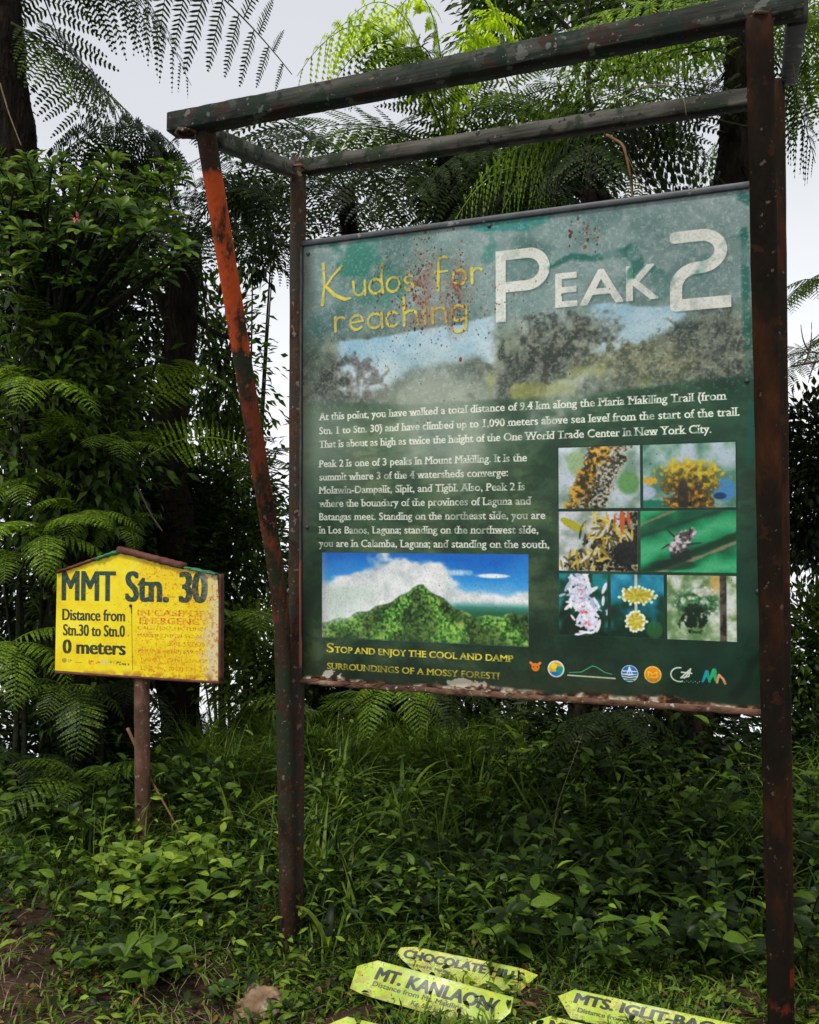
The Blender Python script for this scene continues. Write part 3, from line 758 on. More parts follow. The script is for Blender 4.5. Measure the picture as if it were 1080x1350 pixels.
    for s, x0, x1, yb in (("At this point, you have walked a total distance of 9.4 km along the Maria Makiling Trail (from", .068, 1.483, .655),
                          ("Stn. 1 to Stn. 30) and have climbed up to 1,090 meters above sea level from the start of the trail.", .068, 1.523, .707),
                          ("That is about as high as twice the height of the One World Trade Center in New York City.", .068, 1.440, .757)):
        T(s, x0, x1, yb - cap, yb, cream, .7, .4)
    for i, (s, x1) in enumerate((("Peak 2 is one of 3 peaks in Mount Makiling. It is the", .850), ("summit where 3 of the 4 watersheds converge:", .784), ("Molawin-Dampalit, Sipit, and Tigbi. Also, Peak 2 is", .842),
                                 ("where the boundary of the provinces of Laguna and", .862), ("Batangas meet. Standing on the northeast side, you are", .912),
                                 ("in Los Banos, Laguna; standing on the northwest side,", .888), ("you are in Calamba, Laguna; and standing on the south,", .925))):
        yb = .829 + i * .0488
        T(s, .069, x1, yb - cap, yb, cream, .7, .4)
    def small_caps(line, x0, x1, yt, yb, col, first):
        sc = [(first, x0, x0 + .030, yt - .012)] if first else []
        for ch, a, b, y in sc: T(ch, a, b, y, yb, col, 1.0, .6)
        T(line, x0 + (.033 if first else 0), x1, yt, yb, col, 1.0, .6)
    small_caps("TOP AND ENJOY THE COOL AND DAMP", .100, .801, 1.484, 1.507, yel, 'S')
    small_caps("SURROUNDINGS OF A MOSSY FOREST!", .102, .751, 1.545, 1.568, yel, None)
    # title: "Kudos for / reaching" in thin calligraphic strokes
    def P(*pts): return [(a * S, b * S, *r) for (a, b, *r) in pts]
    def A2(cx, cy, rx, ry, a0, a1): return [(x, y, .8 + .35 * abs(math.sin(i * .5))) for i, (x, y) in enumerate(arc(cx * S, cy * S, rx * S, ry * S, a0, a1, 14))]
    def ltr(ch, x, b, h, wd):       # x left edge, b baseline, h x-height, wd width
        m = x + wd / 2
        if ch == 'u': return [P((x, b - h, 1.2), (x + .003, b - .02, .9)) + A2(m, b - .022, wd / 2 - .003, .022, 180, 340), P((x + wd, b - h, 1.1), (x + wd + .002, b, 1.1))]
        if ch == 'd': return [A2(m, b - h / 2, wd / 2, h / 2, 30, 330), P((x + wd, b - h * 2.0, 1.2), (x + wd - .003, b - h, .9), (x + wd + .004, b, 1.2))]
        if ch == 'o': return [A2(m, b - h / 2, wd / 2, h / 2, 0, 360)]
        if ch == 's': return [A2(m, b - h * .75, wd * .42, h * .26, 30, 260) + A2(m, b - h * .26, wd * .45, h * .26, 80, -160)]
        if ch == 'f': return [A2(m + wd * .2, b - h * 1.75, wd * .4, h * .25, 40, 180) + P((m - wd * .18, b - h, 1.1), (m - wd * .22, b + .012, 1.2)), P((x, b - h, .9), (x + wd, b - h * 1.03, .8))]
        if ch == 'r': return [P((x, b - h, 1.2), (x + .002, b, 1.1)), [(q[0], q[1], .9) for q in arc((x + wd * .55) * S, (b - h * .62) * S, wd * .5 * S, h * .36 * S, 175, 40, 8)]]
        if ch == 'e': return [P((x, b - h * .5, .9), (x + wd, b - h * .58, .8)) + A2(m, b - h / 2, wd / 2, h / 2, 15, 320)]
        if ch == 'a': return [A2(m, b - h / 2, wd / 2, h / 2, 40, 320), P((x + wd, b - h, 1.1), (x + wd + .003, b, 1.1))]
        if ch == 'c': return [A2(m, b - h / 2, wd / 2, h / 2, 45, 315)]
        if ch == 'h': return [P((x, b - h * 1.9, 1.2), (x + .002, b, 1.1)), A2(m, b - h * .62, wd / 2 - .002, h * .36, 175, 0) + P((x + wd, b, 1.1))]
        if ch == 'n': return [P((x, b - h, 1.2), (x + .002, b, 1.1)), A2(m, b - h * .62, wd / 2 - .002, h * .36, 175, 0) + P((x + wd, b, 1.1))]
        if ch == 'i': return [P((x + wd / 2, b - h, 1.2), (x + wd / 2 + .002, b, 1.1)), P((x + wd / 2, b - h * 1.45, 1.2), (x + wd / 2 + .003, b - h * 1.43, 1.2))]
        if ch == 'g': return [A2(m, b - h / 2, wd / 2, h / 2, 30, 330), P((x + wd, b - h, 1.1), (x + wd, b + h * .35, 1)) + A2(m, b + h * .35, wd / 2, h * .4, 0, -150)]
        return []
    st = [P((.083, .075, 1.3), (.088, .15, 1.0), (.080, .225, 1.5)), P((.158, .090, 1.1), (.12, .125, .9), (.093, .160, 1.0)), P((.093, .158, 1.2), (.13, .195, 1.5), (.172, .215, 1.4), (.195, .212, .6))]
    x = .222
    x = .205
    for ch, wd in (('u', .046), ('d', .050), ('o', .050), ('s', .036)):
        st += ltr(ch, x, .205, .052, wd); x += wd + .018
    x = .520
    for ch, wd in (('f', .046), ('o', .050), ('r', .038)):
        st += ltr(ch, x, .205, .052, wd); x += wd + .020
    x = .132
    for ch, wd in (('r', .042), ('e', .052), ('a', .053), ('c', .048), ('h', .052), ('i', .018), ('n', .052), ('g', .054)):
        st += ltr(ch, x, .330, .052, wd); x += wd + .019
    km = stroke_mask(H, W, st, 4.0, 1.5)
    sh_ = np.roll(np.roll(km, 4, 1), 4, 0)
    lay(A, sh_ * .35, c(50, 70, 60)); lay(A, km * (1 - .3 * sst(n3, .52, .62)), ramp3(n2, [(.3, c(186, 158, 60)), (.6, c(224, 204, 70))]))
    # "PEAK 2": wide P, small capitals, geometric 2
    g2 = c(212, 212, 200)
    pk = stroke_mask(H, W, [P((.760, .098), (.760, .355)), P((.760, .120), (.85, .120)) + [(q[0], q[1]) for q in arc(.85 * S, .1755 * S, .062 * S, .0555 * S, 90, -90, 18)] + P((.76, .231))], 16, 1.5)
    pk[:int(.105 * S)] = 0; pk[int(.349 * S):] = 0
    for s_, x0, x1 in (("E", .948, 1.022), ("A", 1.030, 1.172), ("K", 1.180, 1.282)):
        pk = np.maximum(pk, text_mask(H, W, s_, x0 * S, x1 * S, .203 * S, .318 * S, 2.6, 2.6, 0, False))
    two = stroke_mask(H, W, [P((1.335, .128), (1.41, .128)) + arc(1.41 * S, .1795 * S, .062 * S, .0515 * S, 90, -90, 18) + P((1.40, .231)) + arc(1.40 * S, .292 * S, .064 * S, .061 * S, 90, 180, 12) + P((1.336, .345)), P((1.336, .346), (1.498, .346))], 17, 1.5)
    sq = np.zeros((H, W), bool); sq[int(.105 * S):int(.370 * S), int(1.318 * S):int(1.502 * S)] = 1
    pk = np.maximum(pk, two * sq)
    lay(A, np.roll(np.roll(pk, 5, 1), 6, 0) * .3, c(40, 60, 55)); lay(A, pk * (1 - .18 * sst(n3, .5, .62)), g2 * (.88 + .24 * n2[..., None]))
    # streaks of green algae around the 2, runs down the right side
    for pts, r in (((P((1.54, .13, 1.0), (1.545, .3, 1.2), (1.55, .48, 1.3), (1.558, .60, 1.5))), 10), (P((1.545, .145, .8), (1.50, .15, .6), (1.47, .17, .4)), 9), (P((1.555, .66, .6), (1.57, .74, 2.0), (1.55, .84, .8), (1.548, .86, .4)), 12),
                   (P((.93, .18, .6), (1.0, .150, 1.0), (1.08, .165, 1), (1.2, .155, 1.5)), 10), (P((1.20, .155, 1.9), (1.22, .20, 1.4), (1.17, .26, .9)), 12), (P((1.27, .23, 1.0), (1.30, .27, 2.2), (1.29, .31, 1.4)), 13), (P((1.43, .20, .8), (1.40, .26, 1.0)), 14),
                   (P((1.53, .02, 1), (1.58, .05, 1.5)), 12)):
        lay(A, stroke_mask(H, W, [pts], r, 9) * (.22 + .5 * sst(n2, .42, .56)), teal * .85)
    # photo marks on the lower edge: seven small emblems
    def disc(cx, cy, r, col, k=1): lay(A, sst(-np.hypot(u - cx, w - cy), -r, -r + .002) * k, col)
    disc(.876, 1.519, .015, c(226, 120, 30)); lay(A, stroke_mask(H, W, [P((.860, 1.505), (.868, 1.512)), P((.892, 1.505), (.884, 1.512))], 4), c(226, 130, 50)); disc(.870, 1.518, .003, c(40, 30, 20)); disc(.882, 1.518, .003, c(40, 30, 20))
    disc(.945, 1.521, .029, c(226, 226, 214)); disc(.945, 1.521, .024, c(236, 170, 40)); lay(A, (np.hypot(u - .945, w - 1.521) < .023) * (u > .945) * (w > 1.512) * 1., c(20, 150, 130)); lay(A, (np.hypot(u - .945, w - 1.521) < .023) * (w > 1.530) * (u < .955) * 1., c(30, 120, 200)); lay(A, (np.hypot(u - .938, w - 1.512) < .010) * 1., c(240, 210, 60))
    lay(A, stroke_mask(H, W, [P((.990, 1.531), (1.030, 1.527), (1.066, 1.505), (1.080, 1.509), (1.105, 1.524), (1.128, 1.529))], 1.6), c(70, 150, 110)); lay(A, stroke_mask(H, W, [P((.985, 1.540), (1.138, 1.542))], 2.2), c(200, 210, 170))
    disc(1.184, 1.523, .028, c(226, 230, 226)); lay(A, (np.hypot(u - 1.184, w - 1.523) < .025) * (w < 1.524) * 1., c(30, 110, 190))
    lay(A, stroke_mask(H, W, [P((1.176, 1.524), (1.184, 1.502), (1.192, 1.524)), P((1.184, 1.502), (1.184, 1.524)), P((1.162, 1.516), (1.206, 1.516))], 1.4), c(230, 236, 240))
    lay(A, stroke_mask(H, W, [P((1.161, 1.529), (1.184, 1.532), (1.207, 1.528)), P((1.164, 1.537), (1.184, 1.540), (1.204, 1.536)), P((1.172, 1.545), (1.196, 1.545))], 1.8), c(30, 100, 130))
    disc(1.256, 1.522, .028, c(240, 200, 90)); disc(1.256, 1.522, .024, c(232, 146, 20)); lay(A, stroke_mask(H, W, [P((1.243, 1.514), (1.243, 1.531), (1.269, 1.531), (1.269, 1.514), (1.256, 1.522), (1.243, 1.514))], 1.6), c(246, 196, 60))
    lay(A, stroke_mask(H, W, [arc(1.338 * S, 1.518 * S, .026 * S, .022 * S, 80, 290, 16), P((1.342, 1.528), (1.372, 1.498), (1.366, 1.522), (1.342, 1.528)), P((1.344, 1.51), (1.375, 1.512)), P((1.353, 1.528), (1.368, 1.508))], 2.0), c(206, 214, 196))
    for k in range(9): disc(1.346 + .0065 * k, 1.536 + .004 * (k % 2), .0022, c(214, 220, 206))
    for pts, col in ((P((1.408, 1.535, 1), (1.42, 1.505, 1.6), (1.428, 1.535, 1)), (20, 150, 160)), (P((1.428, 1.53, 1), (1.442, 1.500, 2), (1.446, 1.53, 1)), (40, 170, 100)), (P((1.450, 1.536), (1.456, 1.512), (1.468, 1.524), (1.474, 1.538)), (220, 150, 110))):
        lay(A, stroke_mask(H, W, [pts], 3.2), np.array(col) / 255.)
    # wear: rust blisters, mildew, grime, flaking along the foot
    rr = np.random.default_rng(77)
    rustc = [(110, 48, 26), (88, 38, 22), (140, 66, 34), (52, 34, 26)]
    for (cu, cw, su, sw, n, rmax) in ((.46, .17, .025, .09, 150, 5), (.60, .22, .02, .08, 120, 5), (.52, .30, .10, .06, 120, 4), (.30, .16, .015, .06, 50, 4), (.50, .05, .02, .03, 24, 4), (1.06, .08, .03, .025, 40, 5), (.72, .3, .08, .06, 60, 3.4), (.4, .42, .12, .05, 40, 3), (.8, .5, .4, .4, 220, 2.4), (.38, .25, .03, .05, 60, 4)):
        for _ in range(n):
            a, b_ = rr.normal(cu, su), rr.normal(cw, sw); r = rr.uniform(.8, rmax) * rr.uniform(.4, 1)
            if not (0 < a < PW and 0 < b_ < PH): continue
            a, b_ = a * S, b_ * S
            lay_s = (slice(max(0, int(b_ - r - 4)), min(H, int(b_ + r * 2 + 5))), slice(max(0, int(a - r - 4)), min(W, int(a + r + 5))))
            sub = A[lay_s]; gy, gx = np.mgrid[lay_s[0], lay_s[1]]
            mk = sst(-np.hypot(gx - a, (gy - b_) * rr.uniform(.55, 1)), -r - 1, -r + .5)
            sub += (np.array(rustc[rr.integers(4)]) / 255. - sub) * (mk * rr.uniform(.6, .95))[..., None]
    rst = np.exp(-((u - .47) / .06) ** 2) * sst(w, .04, .14) * (1 - sst(w, .3, .42)) + np.exp(-((u - .60) / .05) ** 2) * sst(w, .08, .18) * (1 - sst(w, .34, .42))
    lay(A, np.clip(rst, 0, 1) * sst(n3 * .6 + n2 * .4, .44, .58) * .45, c(120, 70, 48))
    lay(A, sst(fine, .54, .68) * .10, c(30, 38, 32)); lay(A, sst(fbm(H, W, 200, 3, 90), .6, .7) * .22 * (1 - sst(w, .55, .7)), c(210, 220, 212))
    grime = (1 - sst(u, 0, .05 + .03 * n2)) * .5 + (1 - sst(PW - u, 0, .05 + .03 * n2)) * .35 + sst(w, PH - .10, PH - .02) * .5
    lay(A, np.clip(grime * (.4 + n2), 0, .7), c(38, 40, 26))
    foot = sst(w + .03 * (n2 - .5) + .004 * np.sin(u * 11), 1.588, 1.600)
    lay(A, foot * .9, ramp3(n3, [(.38, c(40, 26, 18)), (.5, c(104, 66, 44)), (.6, c(150, 120, 96)), (.7, c(200, 190, 170))]))
    lay(A, sst(-((u - .11) / .035) ** 2 - ((w - 1.585) / .016) ** 2 + (n3 - .5) * 5, -1, -.6) * .8, c(206, 200, 184)); lay(A, sst(-((u - .62) / .07) ** 2 - ((w - 1.587) / .012) ** 2 + (n3 - .5) * 5, -1, -.6) * .7, c(200, 190, 172))
    lay(A, stroke_mask(H, W, [P((1.53, 1.54, 1), (1.55, 1.47, .8), (1.58, 1.44, .6)), P((1.50, 1.57, 1), (1.53, 1.54, 1))], 14, 12) * .5, c(12, 22, 14))
    return A

def draw_yellow():
    # canvas in quarter pixels of the photograph: x 75..290, y 725..897
    S = 4.6; W, H = int(216 * S), int(173 * S)
    A = np.zeros((H, W, 3)); y, x = np.mgrid[0:H, 0:W]
    def c(*v): return np.array(v) / 255.
    n1 = fbm(H, W, 5, 5, 101); n2 = fbm(H, W, 18, 5, 102); n3 = fbm(H, W, 70, 4, 103); n4 = fbm(H, W, 160, 3, 104)
    A[:] = ramp3(n1 * .5 + n2 * .5, [(.3, c(236, 200, 14)), (.5, c(244, 222, 20)), (.7, c(250, 234, 60))])
    xs = x / W; ys = y / H
    lay(A, sst(n2, .48, .70) * (.06 + .26 * sst(xs, .45, .55)), c(232, 168, 20))
    def q(v): return (v[0] - 100) / 4 * S, (v[1] - 100) / 4 * S
    def T(s, x0, x1, yt, yb, col, bx, by, k=1, m2=None):
        a, b = (x0 - 100) / 4 * S, (x1 - 100) / 4 * S; t, d = (yt - 100) / 4 * S, (yb - 100) / 4 * S
        m = text_mask(H, W, s, a, b, t, d, bx, by, 0, False, 3)
        lay(A, m * k * (1 if m2 is None else m2), col)
    dk = c(22, 54, 60)
    wr = 1 - .22 * sst(n4, .54, .66)
    T("MMT", 130, 425, 215, 378, dk, 7, 1.5, .96, wr); T("Stn.", 474, 705, 215, 378, dk, 9, 1.5, .96, wr); T("30", 755, 905, 215, 378, dk, 11, 1.5, .96, wr)
    T("Distance from", 135, 475, 424, 486, c(26, 40, 36), 3.0, .6, .95, wr); T("Stn.30 to Stn.0", 140, 475, 508, 570, c(26, 40, 36), 3.0, .6, .95, wr); T("0 meters", 138, 480, 592, 668, c(26, 40, 36), 5.4, .8, .95, wr)
    red = c(206, 74, 24); fade = sst(n3, .40, .58)
    T("IN CASE OF", 540, 890, 420, 452, red, 2.0, .6, .85, 1 - .75 * fade); T("EMERGENCY", 550, 905, 462, 496, red, 2.0, .6, .85, 1 - .75 * fade)
    for (s, a, b_, yt, yb) in (("CALL/TEXT HOTLINES", 540, 900, 508, 527), ("MAKILING  0929-542-6611", 540, 905, 548, 568), ("0905-553.6761", 697, 905, 588, 612), ("PHONE", 545, 662, 630, 652), ("(049) 859-1621", 697, 905, 630, 652),
                               ("LAND", 560, 662, 676, 698), ("(049) 536-4577", 697, 930, 676, 698), ("LINE", 560, 625, 722, 742), ("(049) 536-2343", 705, 930, 722, 742)):
        T(s, a, b_, yt, yb, c(190, 90, 30), 1.2, .2, .7, 1 - .85 * fade)
    # small emblems and marks under the left text
    def mk(x0, y0, x1, y1, col, k=.7):
        a = (x > (x0 - 100) / 4 * S) & (x < (x1 - 100) / 4 * S) & (y > (y0 - 100) / 4 * S) & (y < (y1 - 100) / 4 * S)
        lay(A, a * k * (n4 > .47), col)
    for r_, col in ((12, (90, 90, 70)), (8, (236, 200, 40)), (4, (90, 90, 70))):
        lay(A, ((np.hypot(x - 48 / 4 * S, y - 606 / 4 * S) < r_ / 4 * S) * .8), np.array(col) / 255.)
    mk(168, 700, 190, 716, c(120, 120, 60)); mk(210, 712, 245, 717, c(140, 120, 40)); mk(280, 700, 310, 724, c(200, 60, 40), .6); mk(318, 706, 345, 720, c(190, 90, 60), .6); mk(350, 696, 380, 724, c(206, 200, 190), .8); mk(388, 700, 425, 712, c(40, 130, 120), .7); mk(430, 702, 455, 722, c(40, 50, 60), .8); mk(458, 712, 498, 722, c(30, 40, 40), .8)
    lay(A, stroke_mask(H, W, [[((508 - 100) / 4 * S, (398 - 100) / 4 * S), ((516 - 100) / 4 * S, (745 - 100) / 4 * S)]], 1.3), c(40, 50, 20))
    lay(A, stroke_mask(H, W, [[((508 - 100) / 4 * S, (412 - 100) / 4 * S), ((509 - 100) / 4 * S, (440 - 100) / 4 * S)]], 3.2), c(30, 20, 20))
    # bleached right margin, rust specks, stains
    lay(A, sst(xs + .12 * (n2 - .5), .86, .97) * .72, c(214, 206, 200)); lay(A, sst(xs, .93, 1.0) * sst(n3, .54, .66) * .3, c(150, 70, 60))
    lay(A, sst(n3, .60, .70) * (.04 + .45 * sst(xs, .42, .6)), c(206, 110, 20)); lay(A, sst(n4, .62, .74) * (.10 + .25 * sst(xs, .42, .6)), c(180, 100, 20))
    lay(A, sst(ys + .05 * (n2 - .5), .93, 1.0) * sst(n2, .42, .6) * .7, c(150, 80, 20))
    rr = np.random.default_rng(5)
    for _ in range(260):
        a, b_ = rr.uniform(0, W), rr.uniform(0, H); r = rr.uniform(.6, 3.2)
        if a < W * .45 and rr.random() < .55: continue
        s_ = (slice(max(0, int(b_ - r - 2)), min(H, int(b_ + r + 3))), slice(max(0, int(a - r - 2)), min(W, int(a + r + 3))))
        gy, gx = np.mgrid[s_[0], s_[1]]; mk_ = sst(-np.hypot(gx - a, gy - b_), -r - 1, -r + .5)
        sub = A[s_]; sub += (np.array([(150, 62, 20), (96, 48, 20), (206, 110, 30)][rr.integers(3)]) / 255. - sub) * (mk_ * .85)[..., None]
    return A

def draw_arrow(big, small, bx1, small_x1, seed, right=False, big_x0=.13, bh=(.16, .52), sm=(.60, .76), right_stain=0.3):
    W, H = 900, 210
    A = np.zeros((H, W, 3)); y, x = np.mgrid[0:H, 0:W]; xs, ys = x / W, y / H
    def c(*v): return np.array(v) / 255.
    n1 = fbm(H, W, 6, 5, seed); n2 = fbm(H, W, 30, 5, seed + 1); n3 = fbm(H, W, 120, 3, seed + 2)
    A[:] = ramp3(n1, [(.3, c(140, 164, 26)), (.5, c(160, 184, 34)), (.7, c(176, 194, 50))])
    lay(A, sst(n2, .5, .64) * right_stain, c(226, 190, 20)); lay(A, sst(n3, .64, .76) * .25, c(130, 140, 30))
    lay(A, (1 - sst(np.minimum(ys, 1 - ys), 0, .05)) * .25, c(90, 96, 30))
    lay(A, sst(n1 * .4 + n2 * .6 + .18 * ys, .62, .72) * .4, c(104, 96, 44)); lay(A, sst(n3, .66, .70) * sst(n1, .45, .6) * .7, c(70, 56, 30))
    for hx, hy in ((.05, .5), (.5, .08), (.93, .5)): lay(A, (np.hypot(x - hx * W, y - hy * H) < 5) * .9, c(40, 34, 24))
    m = text_mask(H, W, big, big_x0 * W, bx1 * W, bh[0] * H, bh[1] * H, 5.5, 3.5, .18, False, 2); lay(A, m * (1 - .25 * sst(n3, .6, .7)), c(8, 14, 12))
    for s, x0, x1, a, b in small:
        m = text_mask(H, W, s, x0 * W, x1 * W, a * H, b * H, 1.6, 1.0, .1, False, 3); lay(A, m * (1 - .4 * sst(n3, .5, .6)), c(44, 54, 24))
    for cx, r, col in ((.12 if not right else .9, 7, (150, 120, 30)), (.155 if not right else .86, 4, (90, 100, 50))):
        lay(A, (np.hypot(x - cx * W, y - .84 * H) < r) * .8, np.array(col) / 255.)
    return A

# ------------------------------------------------------------------ the ground: a trodden summit that falls away behind the plants
def gz(x, y):
    x = np.asarray(x, float); y = np.asarray(y, float)
    z = .05 * np.sin(x * 1.7 + .5) * np.sin(y * 1.3) + .03 * np.sin(x * 4.1 + y * 2.3)
    z = z * sst(y, 2.9, 4) + .16 * sst(y, 3.7, 5.2) * (.7 + .3 * np.sin(x * .9 + 1))
    z = z - .10 * (1 - sst(x + .25 * y, -.75, .1)) * sst(y, 3.6, 4.2)
    return z - np.clip(y - 6.0, 0, None) * .62 - np.clip(np.abs(x) - 7.0, 0, None) * .35
def make_ground():
    a = np.r_[-400, -150, -60, -25, -12, np.linspace(-7, 7, 141), 12, 25, 60, 150, 400]
    b = np.r_[-400, -150, -60, -20, -8, -2, np.linspace(1, 9, 110), 14, 25, 60, 150, 400]
    X, Y = np.meshgrid(a, b)
    Z = gz(X, Y) + .012 * rng.standard_normal(X.shape) * (np.abs(X) < 7)
    g = Geo(); w_ = len(a)
    f = [(i * w_ + j, i * w_ + j + 1, (i + 1) * w_ + j + 1, (i + 1) * w_ + j) for i in range(len(b) - 1) for j in range(w_ - 1)]
    g.add(np.stack([X, Y, Z], -1), f)
    o = g.build('ground', M['soil']); o['kind'] = 'structure'
make_ground()

# ------------------------------------------------------------------ the information board in its frame of posts and beams
ANG = math.radians(21)
DR = V(math.cos(ANG), -math.sin(ANG), 0); NB = V(math.sin(ANG), math.cos(ANG), 0)      # along the board; away from the camera
TL = V(-.397, 3.28, 2.572)

board = thing('information_board', "large green weathered information board reading PEAK 2, hung in a tall rusty post frame", 'sign', (float(TL[0]), float(TL[1]), 0))
B0 = V(board.location.x, board.location.y, 0)
def loc(p): return np.asarray(p, float) - B0
def quad_panel(name, corner, w, h, right, back, mat, parent, thick=.006, outline=None, off=None):
    """a thin sheet with a printed front face; outline in (u, down) metres"""
    pts = outline or [(0, 0), (w, 0), (w, h), (0, h)]
    down = V(0, 0, -1) if off is None else off
    vs, n = [], len(pts)
    for d in (0, thick):
        for (a, b) in pts: vs.append(corner + right * a + down * b + back * d)
    me = bpy.data.meshes.new(name)
    faces = [tuple(range(n))[::-1], tuple(range(n, 2 * n))] + [(i, (i + 1) % n, n + (i + 1) % n, n + i) for i in range(n)]
    me.from_pydata([tuple(v) for v in vs], [], faces); me.update()
    uvl = me.uv_layers.new(name='UVMap')
    for p in me.polygons:
        for li in p.loop_indices:
            vi = me.loops[li].vertex_index % n
            uvl.data[li].uv = (pts[vi][0] / w, 1 - pts[vi][1] / h)
        p.material_index = 0 if p.index == 0 else 1
    me.materials.append(mat[0]); me.materials.append(mat[1])
    return link(name, me, parent)

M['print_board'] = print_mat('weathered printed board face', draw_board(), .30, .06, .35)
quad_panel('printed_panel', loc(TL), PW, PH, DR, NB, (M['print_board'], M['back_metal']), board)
TR_, BL_, BR_ = TL + DR * PW, TL - V(0, 0, PH), TL + DR * PW - V(0, 0, PH)
F = -NB
def bar(name, p0, p1, w, h, m, **k):
    g = Geo(); beam(g, loc(p0), loc(p1), w, h, **k); return g.build(name, m, board, False)
bar('top_edging', TL + V(0, 0, .010) - DR * .018 + NB * .008, TR_ + V(0, 0, .010) + NB * .008, .036, .020, M['rim'], bevel=.002)
bar('left_edging', TL + V(0, 0, -.001) - DR * .010 + NB * .006, BL_ - DR * .010 + NB * .006 - V(0, 0, .002), .016, .034, M['rim_left'], bevel=.002, up=NB, rough=.0006)
bar('bottom_edging', BL_ - DR * .018 + V(0, 0, -.010) + NB * .008, BR_ + V(0, 0, -.010) + NB * .008, .034, .020, M['rim_rust'], bevel=.004, n=60, rough=.0016)
# bent remains of the foil curling off the lower edging
g = Geo()
for k in range(26):
    a = rng.uniform(.02, 1.55); ln = rng.uniform(.012, .05)
    p = loc(BL_ + DR * a + F * .012 + V(0, 0, rng.uniform(-.006, .010)))
    leaves(g, 'flat', [p], [DR * rng.choice([-1, 1]) + V(0, 0, rng.uniform(-.2, .2))], [F], ln, ln * .35)
tag(g.build('flaking_foil', M['rim_rust'], board), kind='stuff')
# bolts through the face
for (a, b) in ((.72, .012), (.02, .03), (1.545, .6), (.02, 1.05), (1.57, 1.25), (.75, 1.60)):
    g = Geo(); c0 = loc(TL + DR * a - V(0, 0, b)); tube(g, [c0 + F * .001, c0 + F * .006], [.008, .006], 8)
    g.build('bolt', M['rim'], board)

# posts
def post(name, p0, p1, r, m, sides=16, n=40, wob=.012, sq=False):
    g = Geo(); p0, p1 = loc(p0), loc(p1)
    if sq: beam(g, p0, p1, r * 2, r * 2, bevel=.010, up=NB, n=n, rough=.0006)
    else: tube(g, np.linspace(p0, p1, n), r, sides, True, wob)
    return g.build(name, m, board, True)
gx = lambda p: V(p[0], p[1], 0)
pl_top = at(392, 208, 3.285)
post('rear_post', V(-.422, 3.300, -.1), V(-.420, 3.300, pl_top[2]), .0305, M['post_rust'])
RP = TL + DR * (PW + .032) + NB * .02
post('rear_post', V(RP[0], RP[1], -.1), V(RP[0], RP[1], 2.90), .031, M['post_dark'])
l_top = at(271, 172, 2.62); l_bot = V(-.432, 3.20, -.05)
l_mid = at(372, 800, 3.205); l_low = at(381, 1236, 3.21)
u_ = np.linspace(0, 1, 60); key = np.array([loc(l_low - V(0, 0, .12)), loc(l_mid), loc(l_top)])
P_ = np.stack([np.interp(u_, [0, .5, 1], key[:, k]) for k in range(3)], 1)
for _ in range(14): P_[1:-1] = (P_[:-2] + P_[1:-1] * 2 + P_[2:]) / 4
g = Geo(); tube(g, P_, .030, 16, True, .012); g.build('front_leg', M['leg_orange'], board)
r_top = at(1001, 20, 2.035); r_bot = at(1028, 1352, 2.60)
post('front_leg', r_bot - V(0, 0, .1), r_top, .030, M['post_dark'], sq=True)
# beams of the flat roof frame
fb0 = at(228, 166, 2.63); fb1 = fb0 + DR * 1.735; fb1[2] = at(1030, 3, fb1[1])[2]
aligned_beam('front_beam', loc(fb0), loc(fb1), .060, .058, M['beam'], board, bevel=.003, n=80, rough=.0007)
rb0 = at(404, 221, 3.285); rb1 = V(RP[0], RP[1], 2.862) - DR * .034
aligned_beam('rear_beam', loc(rb0), loc(rb1), .055, .052, M['beam_grey'], board, bevel=.003, n=60, rough=.0007)
sb0 = at(282, 182, 2.66); sb1 = at(383, 223, 3.255)
aligned_beam('side_beam', loc(sb0), loc(sb1), .045, .050, M['beam_grey'], board, bevel=.003, n=30, rough=.0007)
sc0 = fb1 + NB * .034 - DR * .01; sc1 = at(1041, 98, 2.72)
aligned_beam('side_beam', loc(sc0), loc(sc1 + (sc1 - sc0) * .04), .045, .052, M['beam_dark'], board, bevel=.003, n=30, rough=.0007)
for q_, r_ in ((fb0 + DR * .05 + V(0, 0, -.03), .030), (at(392, 222, 3.25), .030), (r_top + V(0, 0, -.01), .030)):
    g = Geo(); a_ = np.linspace(0, 2 * PI, 18); tube(g, loc(q_) + np.stack([np.cos(a_) * r_, np.sin(a_) * r_, .003 * np.sin(a_ * 5)], 1), .005, 6, False, .25); g.build('weld_bead', M['rim_rust'], board)
# dry rootlets and a dead vine caught over the beams
def vine(name, label, pts, r, m, cat='vine'):
    g = Geo(); pts = np.asarray(pts, float)
    o0 = pts[0]
    t = np.linspace(0, len(pts) - 1, 30); P_ = np.stack([np.interp(t, range(len(pts)), pts[:, k]) for k in range(3)], 1)
    for _ in range(3): P_[1:-1] = (P_[:-2] + P_[1:-1] * 2 + P_[2:]) / 4
    tube(g, P_ - o0, np.linspace(r, r * .5, 30), 6)
    o = g.build(name, m); o.location = tuple(o0); return tag(o, label, cat)
vine('dry_vine', 'pale dry vine arching over the rear beam beside the right post', [at(824, 128, 2.72), at(850, 112, 2.72), at(885, 112, 2.72), at(902, 130, 2.7), at(905, 152, 2.72)], .0022, M['straw'])
vine('dry_vine', 'thin brown stem running under the rear beam to the right post', [at(800, 165, 3.0), at(870, 158, 2.9), at(930, 154, 2.8), at(985, 166, 2.75)], .003, M['twig'])
vine('hanging_root', 'green bent strap hanging down outside the right side beam', [at(1036, 4, 2.1), at(1042, 50, 2.3), at(1048, 108, 2.6)], .003, M['straw'], 'root')

